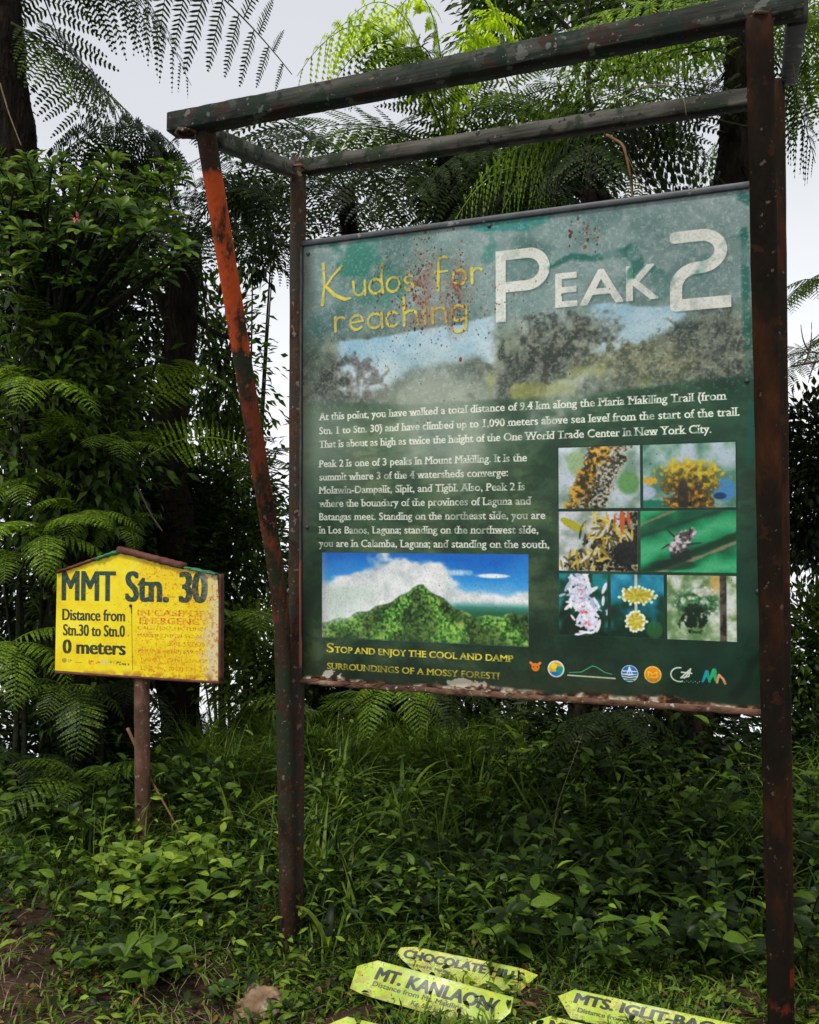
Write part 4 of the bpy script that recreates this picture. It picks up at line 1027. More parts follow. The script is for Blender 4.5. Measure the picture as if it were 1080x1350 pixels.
# ------------------------------------------------------------------ the small yellow station sign
ys_a = math.radians(12)
YD = V(math.cos(ys_a), -math.sin(ys_a), 0); YN = V(math.sin(ys_a), math.cos(ys_a), 0)
YC = V(-1.262, 4.10, 0)
ysign = thing('station_sign', "small yellow sign reading MMT Stn. 30 on a single rusty post", 'sign', tuple(YC))
M['print_yellow'] = print_mat('yellow painted sign face', draw_yellow(), .42, .12, .4)
c00 = at(74.5, 725, 4.22)                                # the canvas's upper left corner
c11 = at(290.5, 898, 4.22 - .16)
YW = float((c11 - c00) @ YD); YH = float(c00[2] - c11[2])
corner = c00 - V(YC[0], YC[1], 0)
q_ = lambda x, y: ((x - 75) / 216 * YW, (y - 725) / 173 * YH)
out = [q_(76, 757), q_(105, 744), q_(140, 731), q_(160, 727), q_(185, 733), q_(240, 746), q_(288, 756), q_(290.5, 800), q_(291, 897.5), q_(180, 895), q_(74.5, 891)]
quad_panel('sign_face', corner, YW, YH, YD, YN, (M['print_yellow'], M['back_metal']), ysign, .004, out)
def ybar(name, a, b, w, h, m, push=.0, **k):
    (ua, wa), (ub, wb) = q_(*a), q_(*b); g = Geo()
    beam(g, corner + YD * ua - V(0, 0, wa) + YN * push, corner + YD * ub - V(0, 0, wb) + YN * push, w, h, **k)
    return g.build(name, m, ysign, False)
ybar('side_bar', (292.6, 756), (292.6, 896), .014, .034, M['cap_rust'], .006, bevel=.002, up=YN)
ybar('capping_strip', (159, 724), (246, 746), .040, .030, M['cap_rust'], .004, bevel=.006, rough=.0012)
ybar('capping_strip', (77, 756), (130, 736.5), .034, .014, M['cap_rust'], .004, bevel=.004, rough=.001)
ybar('green_flap', (129, 737.5), (162, 726.5), .034, .016, M['cap_green'], .003, bevel=.005, n=10, rough=.003)
ybar('green_flap', (246, 747.5), (288, 756.5), .034, .011, M['cap_green'], .003, bevel=.004, n=12, rough=.0025)
ybar('bottom_bar', (75, 893.5), (292, 899.5), .030, .012, M['cap_rust'], .010, bevel=.003, rough=.0006)
for (px_, py_) in ((215, 742), (176, 800)):
    (ua, wa) = q_(px_, py_); c0 = corner + YD * ua - V(0, 0, wa); g = Geo(); tube(g, [c0 - YN * .001, c0 - YN * .008], [.008, .005], 8); g.build('rivet', M['cap_rust'], ysign)
g = Geo(); pb = at(189, 1135, 4.17) - V(YC[0], YC[1], 0); pt = at(186, 800, 4.17) - V(YC[0], YC[1], 0)
pb[2] = -.02
tube(g, np.linspace(pb, pt, 40), .036, 14, True, .012); g.build('post', M['sign_post'], ysign)

# ------------------------------------------------------------------ arrow signs fallen in the grass
M['arrow_back'] = noise_mat('yellow green painted metal', [(.3, (.35, .42, .02)), (.7, (.5, .58, .04))], 10, 5, .5, .1)
def arrow(label, pl, pr, hgt, face, img, pts):
    """pl, pr: middle of the left and right end; face: the way the lettering looks"""
    R = unit(pr - pl); L = float(np.linalg.norm(pr - pl)); N = unit(face - R * (face @ R)); U = np.cross(N, R)
    if U[1] < 0: U = -U
    mid = (pl + pr) / 2
    t = thing('arrow_sign', label, 'sign', tuple(mid), 0, 'yellow green arrow signs fallen in the grass')
    m = print_mat('painted arrow face', img, .4, .08, .4)
    cr = pl - mid + U * hgt / 2
    quad_panel('arrow_plate', cr, L, hgt, R, -N, (m, M['arrow_back']), t, .004, [(a * L, b * hgt) for a, b in pts], off=-U)
    for a in (.3, .7):
        g = Geo(); p = cr + R * L * a - U * hgt * .5 - N * .012; beam(g, p - U * hgt * .4, p + U * hgt * .4, .02, .012, .002, up=N, n=2); g.build('backing_strip', M['twig'], t, False)
HEXL = [(.0, .38), (.115, .0), (1, .0), (1.0, .42), (.93, 1.0), (.0, .98)]
dist = lambda: [("Distance from Mt. Makiling", .13, .72, .56, .70), ("Kg. 568 km", .40, .60, .78, .90)]
arrow("yellow green arrow sign reading MT. KANLAON lying in the grass", at(468, 1283, 2.87), at(672, 1340, 2.70), .108, V(-.05, -.75, .66),
      draw_arrow("MT. KANLAON(", dist(), .93, 0, 200), [(.0, .30), (.12, .0), (1.0, .0), (1.0, .40), (.90, 1.0), (.10, 1.0), (.0, .93)])
arrow("yellow green arrow sign reading CHOCOLATE HILLS behind the MT. KANLAON sign", at(522, 1262, 3.02), at(708, 1300, 2.93), .088, V(-.02, -.75, .66),
      draw_arrow("CHOCOLATE HILLS", [("Distance from Mt. Makiling", .02, .40, .58, .70)], .91, 0, 210, True, .05, (.14, .46), right_stain=.6), [(.02, .12), (.12, .0), (.88, .0), (1.0, .12), (.86, 1.0), (.20, 1.0), (.0, .40)])
arrow("yellow green arrow sign reading MTS. IGLIT-BACO near the right post", at(735, 1319, 2.76), at(975, 1372, 2.58), .085, V(.0, -.70, .70),
      draw_arrow("MTS. IGLIT-BACO", [("Distance from Mt. Makiling", .12, .62, .58, .74), ("@ 234 km", .38, .52, .80, .92)], .96, 0, 220, False, .09, (.10, .46)), [(.0, .35), (.09, .0), (1, .0), (1, 1.0), (.09, 1.0)])
arrow("yellow green arrow sign reading MT. half cut off in front of the MTS. IGLIT-BACO sign", at(697, 1353, 2.66), at(905, 1405, 2.50), .085, V(.0, -.70, .70),
      draw_arrow("MT. APO", [("Distance from Mt. Makiling", .12, .62, .58, .74)], .6, 0, 230, False, .12, (.12, .50)), [(.0, .40), (.13, .0), (1, .0), (1, 1.0), (.09, 1.0)])
arrow("yellow green arrow sign reading M at the bottom edge left of the MT. KANLAON sign", at(422, 1357, 2.66), at(640, 1412, 2.50), .10, V(.0, -.72, .68),
      draw_arrow("MT. PULAG", [("Distance from Mt. Makiling", .2, .7, .58, .74)], .85, 0, 240, False, .19, (.10, .50)), [(.0, .45), (.14, .0), (1, .0), (1, 1.0), (.09, 1.0)])
# ------------------------------------------------------------------ vegetation
def frond_curve(L, rise, sag, n=12, yaw=0.0):
    t = np.linspace(0, 1, n)
    x = L * (t - .12 * sag * t ** 3); z = L * (rise * t - sag * t ** 2.1); y = L * yaw * t ** 2
    return np.stack([x, y, z], 1)

def frond_mesh(name, mat, L=1.5, rise=.45, sag=.75, seed=0, kind='strip', **k):
    global rng
    keep = rng; rng = np.random.default_rng(seed)
    g = Geo(); frond(g, frond_curve(L, rise, sag, yaw=rng.uniform(-.06, .06)), V(0, 1, 0), kind=kind, **k)
    rng = keep
    return g.mesh(name, mat, False)

BIG = {}
for mk in ('fern_dark', 'fern_mid', 'fern_lit', 'fern_light'):
    BIG[mk] = [frond_mesh('tree_fern_frond', M[mk], 1.5, .55, .80, 1, npin=14, pin=.46, npl=14, droop=.55, pl_len=.115, plw=1.12),
               frond_mesh('tree_fern_frond', M[mk], 1.5, .35, .60, 2, npin=15, pin=.42, npl=13, droop=.25, pl_len=.12, plw=1.12),
               frond_mesh('tree_fern_frond', M[mk], 1.4, .20, .75, 3, npin=13, pin=.44, npl=13, droop=.75, pl_len=.12, plw=1.12)]
SMALL = {}
for mk in ('fern_mid', 'fern_light', 'fern_lit', 'fern_dark'):
    SMALL[mk] = [frond_mesh('fern_frond', M[mk], .5, .5, .85, 11, npin=17, pin=.15, npl=10, droop=.35, pl_len=.078, plw=2.3, rach=.0028, kind='strip', fwd=.3),
                 frond_mesh('fern_frond', M[mk], .5, .3, .7, 12, npin=18, pin=.13, npl=10, droop=.5, pl_len=.085, plw=2.3, rach=.0028, kind='strip', fwd=.25)]

def tree_fern(label, pts, r, crown, mat='fern_dark', n=11, L=1.0, az0=0, az1=360, tilt=(-10, 25), trunk_m='fern_trunk', seed=0, group=None, kinds=(0, 1, 2)):
    """pts: trunk from the ground up; crown of arching fronds from its top"""
    rr = np.random.default_rng(seed)
    pts = [np.asarray(p, float) for p in pts]; base = pts[0]
    t = thing('tree_fern', label, 'tree fern', tuple(base), 0, group)
    q = np.array(pts) - base
    u = np.linspace(0, len(q) - 1, 26); P_ = np.stack([np.interp(u, range(len(q)), q[:, k]) for k in range(3)], 1)
    for _ in range(6): P_[1:-1] = (P_[:-2] + P_[1:-1] * 2 + P_[2:]) / 4
    g = Geo(); tube(g, P_, np.linspace(r * 1.35, r, 26), 14, True, .10)
    # old leaf bases and hanging fibres make the trunk's edge ragged
    g.build('trunk', M[trunk_m], t)
    m = 900; k = rr.uniform(0, 25, m); base_p = np.stack([np.interp(k, range(26), P_[:, c]) for c in range(3)], 1)
    a = rr.uniform(0, 2 * PI, m); rad = np.interp(k, range(26), np.linspace(r * 1.35, r, 26))
    dr_ = np.stack([np.cos(a), np.sin(a), np.zeros(m)], 1)
    g = Geo(); leaves(g, 'flat', base_p + dr_ * (rad * .9)[:, None], dr_ * .55 + V(0, 0, -1) + rr.normal(0, .3, (m, 3)), dr_, rr.uniform(.03, .10, m), rr.uniform(.006, .02, m))
    tag(g.build('trunk_fibres', M['fern_trunk'] if trunk_m == 'fern_trunk' else M['leaf_dark'], t, False), kind='stuff')
    if crown:
        top = P_[-1]
        for i in range(n):
            az = math.radians(az0 + (az1 - az0) * (i + rr.uniform(-.3, .3)) / max(1, n)); ti = math.radians(rr.uniform(*tilt))
            ki = kinds[rr.integers(len(kinds))]
            o = link('frond', BIG[mat][ki], t, tuple(top + V(math.cos(az), math.sin(az), 0) * r * .6), (rr.normal(0, .12), -ti, az), L * rr.uniform(.85, 1.12))
    return t

def hero_frond(name, label, p0, p1, p2, side, mat, parent=None, cat='fern frond', **k):
    c = bez(p0, p1, p2, 16); o0 = c[0]
    g = Geo(); frond(g, c - o0, side, **k)
    if parent is None:
        o = g.build(name, M[mat], None, False); o.location = tuple(o0)
        return tag(o, label, cat)
    g2 = Geo(); 
    o = g.build(name, M[mat], parent, False); o.location = tuple(o0 - np.array(parent.location[:]))
    return o

def down_to_ground(x, y, Y, dy=0):
    p = at(x, y, Y); p[2] = gz(p[0], p[1]) - .05; return p

# --- tree ferns
A_ = tree_fern('tall tree fern at the left edge with dark fronds spreading across the top left sky', [down_to_ground(118, 1000, 5.2), at(85, 620, 5.1), at(35, 300, 5.0), at(8, 60, 4.95), at(2, -110, 4.9)], .088, True, 'fern_dark', 8, .9, 0, 360, (-30, 0), seed=3)
par = A_
hero_frond('frond', None, at(130, -90, 4.4), at(250, -75, 4.3), at(385, 98, 4.2), V(.25, .35, -.9), 'fern_dark', par, npin=10, pin=.42, npl=18, droop=.12, pl_len=.155, fwd=.08, rach=.009, kind='strip', plw=1.0, jitter=.03)
hero_frond('frond', None, at(20, -20, 4.7), at(140, -60, 4.7), at(215, 40, 4.7), V(0, .9, -.2), 'fern_dark', par, npin=13, pin=.36, npl=16, droop=.7, kind='strip', pl_len=.125, plw=1.15)
hero_frond('frond', None, at(15, 60, 4.8), at(100, 30, 4.7), at(160, 160, 4.6), V(0, .8, -.3), 'fern_dark', par, npin=12, pin=.42, npl=17, droop=.7, kind='strip', pl_len=.125, plw=1.15)
hero_frond('frond', None, at(15, 30, 4.8), at(90, 70, 4.7), at(170, 150, 4.6), V(.3, .8, .3), 'fern_mid', par, npin=12, pin=.32, npl=15, droop=.8, kind='strip', pl_len=.13, plw=1.15)
B_ = tree_fern('tree fern with a forked dark trunk left of the leaning post', [down_to_ground(240, 1000, 6.0), at(228, 700, 6.0), at(222, 560, 6.0), at(240, 420, 6.0), at(247, 310, 6.0)], .098, True, 'fern_dark', 11, .85, 20, 380, (0, 22), seed=5)
for (a, b, c_) in (((235, 330), (170, 130), (85, 215)), ((200, 300), (150, 90), (60, 235)), ((170, 300), (165, 95), (255, 225)), ((210, 290), (200, 120), (140, 200)), ((240, 330), (180, 110), (225, 240)), ((250, 320), (300, 180), (375, 290))):
    hero_frond('frond', None, at(*a, 5.8), at(*b, 5.5), at(*c_, 5.2), V(.2, .8, -.4), 'fern_dark', B_, npin=15, pin=.40, npl=16, droop=.9, kind='strip', pl_len=.125, plw=1.15)
for (a, b, r_) in (((240, 400), (180, 370), .03), ((245, 400), (330, 440), .022), ((232, 470), (175, 330), .035)):
    g = Geo(); o0 = np.array(B_.location[:]); tube(g, bez(at(*a, 6.0), at((a[0] + b[0]) / 2, b[1] + 20, 6.0), at(*b, 5.9), 10) - o0, np.linspace(r_, r_ * .5, 10), 8, True, .1); g.build('limb', M['bark'], B_)
tree_fern('tree fern whose comb-like dark fronds fill the gap above the leaning post', [down_to_ground(480, 960, 6.2), at(470, 600, 6.2), at(462, 330, 6.2), at(458, 250, 6.2)], .045, True, 'fern_dark', 14, 1.0, 0, 360, (0, 32), seed=8)
D_ = tree_fern('tree fern with backlit yellow green fronds above the middle of the front beam', [down_to_ground(590, 960, 5.6), at(585, 500, 5.6), at(590, 260, 5.5), at(590, 205, 5.5)], .045, True, 'fern_mid', 9, .8, 10, 370, (-10, 20), seed=9)
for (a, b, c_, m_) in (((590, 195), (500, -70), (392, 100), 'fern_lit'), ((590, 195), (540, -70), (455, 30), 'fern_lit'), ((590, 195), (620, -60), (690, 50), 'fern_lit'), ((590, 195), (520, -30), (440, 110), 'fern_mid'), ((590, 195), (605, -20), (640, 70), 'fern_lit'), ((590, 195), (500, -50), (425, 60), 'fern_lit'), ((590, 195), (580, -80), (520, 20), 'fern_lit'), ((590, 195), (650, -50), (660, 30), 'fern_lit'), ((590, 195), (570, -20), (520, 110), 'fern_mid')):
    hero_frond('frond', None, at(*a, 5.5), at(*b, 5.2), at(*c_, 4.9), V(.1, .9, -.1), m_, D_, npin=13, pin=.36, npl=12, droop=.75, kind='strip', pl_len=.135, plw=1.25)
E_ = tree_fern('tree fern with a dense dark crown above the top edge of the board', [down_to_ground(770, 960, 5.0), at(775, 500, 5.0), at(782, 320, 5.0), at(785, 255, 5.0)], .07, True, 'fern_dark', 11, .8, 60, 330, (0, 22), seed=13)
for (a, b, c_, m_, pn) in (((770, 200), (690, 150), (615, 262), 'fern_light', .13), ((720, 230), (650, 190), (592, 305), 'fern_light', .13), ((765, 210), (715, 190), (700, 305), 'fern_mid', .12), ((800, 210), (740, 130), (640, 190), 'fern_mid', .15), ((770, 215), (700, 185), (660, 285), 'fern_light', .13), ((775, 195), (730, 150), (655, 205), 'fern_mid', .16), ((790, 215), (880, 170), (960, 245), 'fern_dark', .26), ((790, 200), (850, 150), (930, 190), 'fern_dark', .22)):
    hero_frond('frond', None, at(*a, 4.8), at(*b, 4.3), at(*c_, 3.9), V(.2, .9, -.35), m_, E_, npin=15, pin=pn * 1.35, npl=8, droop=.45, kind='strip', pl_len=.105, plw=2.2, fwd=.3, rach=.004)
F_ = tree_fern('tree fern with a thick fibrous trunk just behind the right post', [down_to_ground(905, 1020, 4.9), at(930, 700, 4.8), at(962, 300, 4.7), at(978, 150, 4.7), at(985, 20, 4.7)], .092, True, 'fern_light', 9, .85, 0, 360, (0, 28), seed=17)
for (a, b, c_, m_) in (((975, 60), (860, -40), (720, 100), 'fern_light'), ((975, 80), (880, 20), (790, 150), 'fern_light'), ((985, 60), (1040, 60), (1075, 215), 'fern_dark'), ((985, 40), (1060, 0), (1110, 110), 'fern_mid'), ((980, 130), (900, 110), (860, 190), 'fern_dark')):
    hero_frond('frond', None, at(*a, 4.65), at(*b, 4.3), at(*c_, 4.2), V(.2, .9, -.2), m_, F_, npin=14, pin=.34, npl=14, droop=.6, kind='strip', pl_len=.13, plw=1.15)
tree_fern('tree fern standing out of frame with fronds hanging in at the top right', [down_to_ground(1230, 900, 5.6), at(1215, 500, 5.6), at(1190, 60, 5.6)], .09, True, 'fern_mid', 14, 1.05, 0, 360, (-5, 20), seed=19)
tree_fern('far tree fern crown between the two beams in the middle', [down_to_ground(690, 960, 6.8), at(690, 500, 6.8), at(700, 210, 6.8)], .05, True, 'fern_mid', 13, 1.05, 0, 360, (-5, 25), seed=23)
G_ = tree_fern('small tree fern at the right edge below the hanging fronds', [down_to_ground(1120, 900, 6.0), at(1110, 640, 6.0), at(1098, 470, 6.0)], .05, True, 'fern_mid', 9, .5, 0, 360, (0, 25), seed=29)

# --- a thin bare tree rising behind the beams
def bare_tree(name, label, pts, r, twigs, m='bark', cat='tree', tr=.35, parts='branch'):
    pts = np.array(pts); o0 = pts[0].copy()
    t = thing(name, label, cat, tuple(o0))
    u = np.linspace(0, len(pts) - 1, 24); P_ = np.stack([np.interp(u, range(len(pts)), pts[:, k]) for k in range(3)], 1) - o0
    for _ in range(3): P_[1:-1] = (P_[:-2] + P_[1:-1] * 2 + P_[2:]) / 4
    g = Geo(); tube(g, P_, np.linspace(r, r * .6, 24), 8, True, .08); g.build('trunk', M[m], t)
    for (a, b, c_) in twigs:
        g = Geo(); tube(g, bez(a, b, c_, 10) - o0, np.linspace(r * tr, r * tr * .35, 10), 6); g.build(parts, M[m], t)
    return t
bare_tree('slender_tree', 'thin dark tree stem crossing both beams in the middle', [down_to_ground(770, 960, 5.6), at(775, 400, 5.6), at(776, 120, 5.6), at(772, -120, 5.6)], .022, [(at(775, 110, 5.6), at(810, 90, 5.6), at(960, 60, 5.4)), (at(776, 60, 5.6), at(720, 20, 5.6), at(690, -60, 5.6)), (at(775, 150, 5.6), at(820, 150, 5.5), at(850, 90, 5.5))], tr=.8)
bare_tree('bare_twig', 'bare forked twig against the sky at the right edge', [at(1130, 470, 4.6), at(1080, 476, 4.6), at(1045, 483, 4.6)], .008, [(at(1060, 480, 4.6), at(1072, 460, 4.6), at(1070, 425, 4.6)), (at(1066, 462, 4.6), at(1058, 452, 4.6), at(1056, 428, 4.6)), (at(1068, 450, 4.6), at(1078, 445, 4.6), at(1084, 436, 4.6)), (at(1075, 478, 4.6), at(1068, 492, 4.6), at(1066, 505, 4.6))], 'twig', 'twig', .6, 'twig_fork')
bare_tree('dead_frond_stalk', 'pale dead frond stalk hanging behind the rear beam', [at(800, 178, 4.3), at(822, 190, 4.2), at(830, 225, 4.2), at(835, 268, 4.2)], .008, [(at(826, 205, 4.2), at(836, 222, 4.2), at(850, 262, 4.2))], 'stick', 'dead stalk', .4, 'side_stalk')

# --- leafy bushes and small trees: branches and a crown of leaves
def bush(name, label, c, rx, ry, Y, n, size, mat, cat='bush', clusters=60, seed=0, kind='flat', depth=None, hollow=.35, group=None, ratio=.42, base=None, stems=3, spread=.10):
    rr = np.random.default_rng(seed)
    ctr = at(c[0], c[1], Y); sc = Y / F_PX
    R_ = V(rx * sc, (depth or rx * sc * .8), ry * sc)
    b0 = V(ctr[0] if base is None else base[0], ctr[1], 0); b0[2] = gz(b0[0], b0[1]) - .05
    t = thing(name, label, cat, tuple(b0), 0, group)
    d = unit(rr.normal(0, 1, (clusters, 3))); rad = (hollow + (1 - hollow) * rr.random(clusters) ** .6)
    cc = ctr + d * rad[:, None] * R_ * rr.uniform(.85, 1.08, (clusters, 1))
    # limbs run from the base to some of the leaf clusters
    for i in range(stems):
        e_ = cc[i]; mid = V(b0[0] + (e_[0] - b0[0]) * .3, b0[1] + (e_[1] - b0[1]) * .3, b0[2] + (e_[2] - b0[2]) * .6)
        g = Geo(); tube(g, bez(b0 + V(*rr.normal(0, .04, 2), 0), mid, e_, 12) - b0, np.linspace(.016, .005, 12) * rr.uniform(.6, 1.3), 6, True, .06); g.build('branch', M['bark'], t)
    g = Geo()
    per = n // clusters
    idx = np.repeat(np.arange(clusters), per); N = len(idx)
    off = rr.normal(0, 1, (N, 3)) * spread * max(R_[0], R_[2]) * 1.6
    D = unit(off + (cc[idx] - ctr) * .3 + rr.normal(0, .05, (N, 3))) + V(0, 0, -.35)
    leaves(g, kind, cc[idx] + off - b0, D, V(0, 0, 1) + rr.normal(0, .45, (N, 3)), rr.uniform(.65, 1.3, N) * size, rr.uniform(.8, 1.2, N) * size * ratio)
    # twigs inside the crown
    g2 = Geo()
    for i in range(0, clusters, 2):
        j = rr.integers(clusters)
        tube(g2, bez(cc[i] - b0, (cc[i] * .4 + ctr * .6) - b0, ctr + (cc[j] - ctr) * .2 - b0, 6), np.linspace(.003, .008, 6), 4, False)
    tag(g2.build('twigs', M['bark'], t), kind='stuff')
    tag(g.build('foliage', M[mat], t, False), kind='stuff')
    return t
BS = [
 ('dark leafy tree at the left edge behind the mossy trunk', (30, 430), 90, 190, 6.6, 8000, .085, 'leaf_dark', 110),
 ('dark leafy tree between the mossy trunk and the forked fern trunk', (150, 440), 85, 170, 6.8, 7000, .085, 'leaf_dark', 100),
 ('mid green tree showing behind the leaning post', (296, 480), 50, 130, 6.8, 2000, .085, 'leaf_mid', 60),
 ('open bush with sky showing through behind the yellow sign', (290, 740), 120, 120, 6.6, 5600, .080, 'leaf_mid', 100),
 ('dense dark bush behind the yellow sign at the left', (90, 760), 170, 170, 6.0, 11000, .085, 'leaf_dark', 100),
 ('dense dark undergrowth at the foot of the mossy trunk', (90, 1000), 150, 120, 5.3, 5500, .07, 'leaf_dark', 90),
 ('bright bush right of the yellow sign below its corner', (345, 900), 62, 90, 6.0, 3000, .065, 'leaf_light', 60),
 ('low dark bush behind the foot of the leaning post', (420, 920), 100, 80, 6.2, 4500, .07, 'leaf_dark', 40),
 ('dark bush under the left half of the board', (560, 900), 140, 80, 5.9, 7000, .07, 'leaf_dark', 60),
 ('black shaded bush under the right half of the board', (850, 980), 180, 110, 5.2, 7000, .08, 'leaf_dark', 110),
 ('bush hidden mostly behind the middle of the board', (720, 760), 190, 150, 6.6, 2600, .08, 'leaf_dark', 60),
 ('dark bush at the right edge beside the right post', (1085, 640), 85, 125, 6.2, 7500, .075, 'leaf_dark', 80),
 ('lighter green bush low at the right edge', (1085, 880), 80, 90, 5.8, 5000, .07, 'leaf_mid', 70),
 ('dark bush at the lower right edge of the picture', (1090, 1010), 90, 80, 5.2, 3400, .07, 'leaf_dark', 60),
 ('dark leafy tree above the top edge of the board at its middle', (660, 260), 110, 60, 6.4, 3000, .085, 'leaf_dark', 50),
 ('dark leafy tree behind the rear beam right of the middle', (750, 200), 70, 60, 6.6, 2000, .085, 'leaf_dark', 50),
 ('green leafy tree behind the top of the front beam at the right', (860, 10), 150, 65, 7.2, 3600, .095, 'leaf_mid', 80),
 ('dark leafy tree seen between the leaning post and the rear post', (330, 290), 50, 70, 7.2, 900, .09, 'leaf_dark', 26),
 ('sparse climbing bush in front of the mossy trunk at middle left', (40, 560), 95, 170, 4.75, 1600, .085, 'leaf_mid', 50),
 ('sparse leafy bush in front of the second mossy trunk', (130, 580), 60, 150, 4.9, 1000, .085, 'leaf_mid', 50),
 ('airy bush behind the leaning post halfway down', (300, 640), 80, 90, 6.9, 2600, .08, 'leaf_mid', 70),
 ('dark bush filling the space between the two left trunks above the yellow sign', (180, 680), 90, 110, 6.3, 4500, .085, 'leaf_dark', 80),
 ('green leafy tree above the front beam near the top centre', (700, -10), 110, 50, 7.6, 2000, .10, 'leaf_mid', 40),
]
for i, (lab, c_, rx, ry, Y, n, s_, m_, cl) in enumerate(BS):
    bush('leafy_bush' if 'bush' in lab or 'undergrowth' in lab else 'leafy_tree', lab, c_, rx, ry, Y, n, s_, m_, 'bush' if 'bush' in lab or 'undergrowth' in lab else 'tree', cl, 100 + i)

# --- the mossy trunks at the left, their epiphytic ferns
def mossy_trunk(label, pts, r0, r1, seed):
    rr = np.random.default_rng(seed); pts = np.array(pts); o0 = pts[0].copy()
    t = thing('mossy_trunk', label, 'tree', tuple(o0))
    u = np.linspace(0, len(pts) - 1, 36); P_ = np.stack([np.interp(u, range(len(pts)), pts[:, k]) for k in range(3)], 1) - o0
    for _ in range(5): P_[1:-1] = (P_[:-2] + P_[1:-1] * 2 + P_[2:]) / 4
    R_ = np.linspace(r0, r1, 36)
    g = Geo(); tube(g, P_, R_, 18, True, .07); g.build('trunk', M['bark'], t)
    for k in range(7):                                   # climbing roots on the bark
        a = rr.uniform(PI, 2 * PI); n = 20; kk = np.linspace(0, 35, n)
        base = np.stack([np.interp(kk, range(36), P_[:, c]) for c in range(3)], 1); aa = a + .5 * np.sin(kk * .2 + k)
        rd = np.interp(kk, range(36), R_) * 1.02
        g = Geo(); tube(g, base + np.stack([np.cos(aa) * rd, np.sin(aa) * rd, 0 * aa], 1), np.linspace(.016, .008, n), 6, True, .1); g.build('climbing_root', M['bark'], t)
    m = 3200; k = rr.uniform(0, 35, m); bp = np.stack([np.interp(k, range(36), P_[:, c]) for c in range(3)], 1); a = rr.uniform(0, 2 * PI, m)
    dr_ = np.stack([np.cos(a), np.sin(a), rr.normal(-.2, .4, m)], 1); rd = np.interp(k, range(36), R_)
    g = Geo(); leaves(g, 'flat', bp + dr_ * (rd * .92)[:, None], dr_ + rr.normal(0, .5, (m, 3)) + V(0, 0, -.5), V(0, 0, 1), rr.uniform(.02, .06, m), rr.uniform(.012, .025, m))
    tag(g.build('moss', M['leaf_dark'], t, False), kind='stuff')
    m = 1500; k = rr.uniform(0, 35, m); bp = np.stack([np.interp(k, range(36), P_[:, c]) for c in range(3)], 1)
    cl = (k * 1.3).astype(int); a = rr.uniform(PI * .9, 2.1 * PI, 60)[cl % 60] + rr.normal(0, .55, m); dr_ = np.stack([np.cos(a), np.sin(a), 0 * a], 1)
    g = Geo(); leaves(g, 'ovate', bp + dr_ * (np.interp(k, range(36), R_) + rr.exponential(.07, m))[:, None], dr_ + rr.normal(0, .6, (m, 3)) + V(0, 0, -.5), V(0, 0, 1), rr.uniform(.03, .085, m), rr.uniform(.014, .035, m))
    tag(g.build('climber_leaves', M['leaf_mid'], t), kind='stuff')
    return t
mossy_trunk('thick mossy trunk covered with small ferns above the yellow sign', [down_to_ground(95, 1030, 5.0), at(90, 800, 5.0), at(82, 560, 5.0), at(60, 400, 5.0), at(40, 300, 5.0)], .15, .10, 1)
mossy_trunk('second mossy trunk leaning just left of the forked tree fern', [down_to_ground(165, 1020, 5.3), at(150, 800, 5.3), at(145, 560, 5.3), at(130, 380, 5.3), at(150, 300, 5.3)], .10, .07, 2)

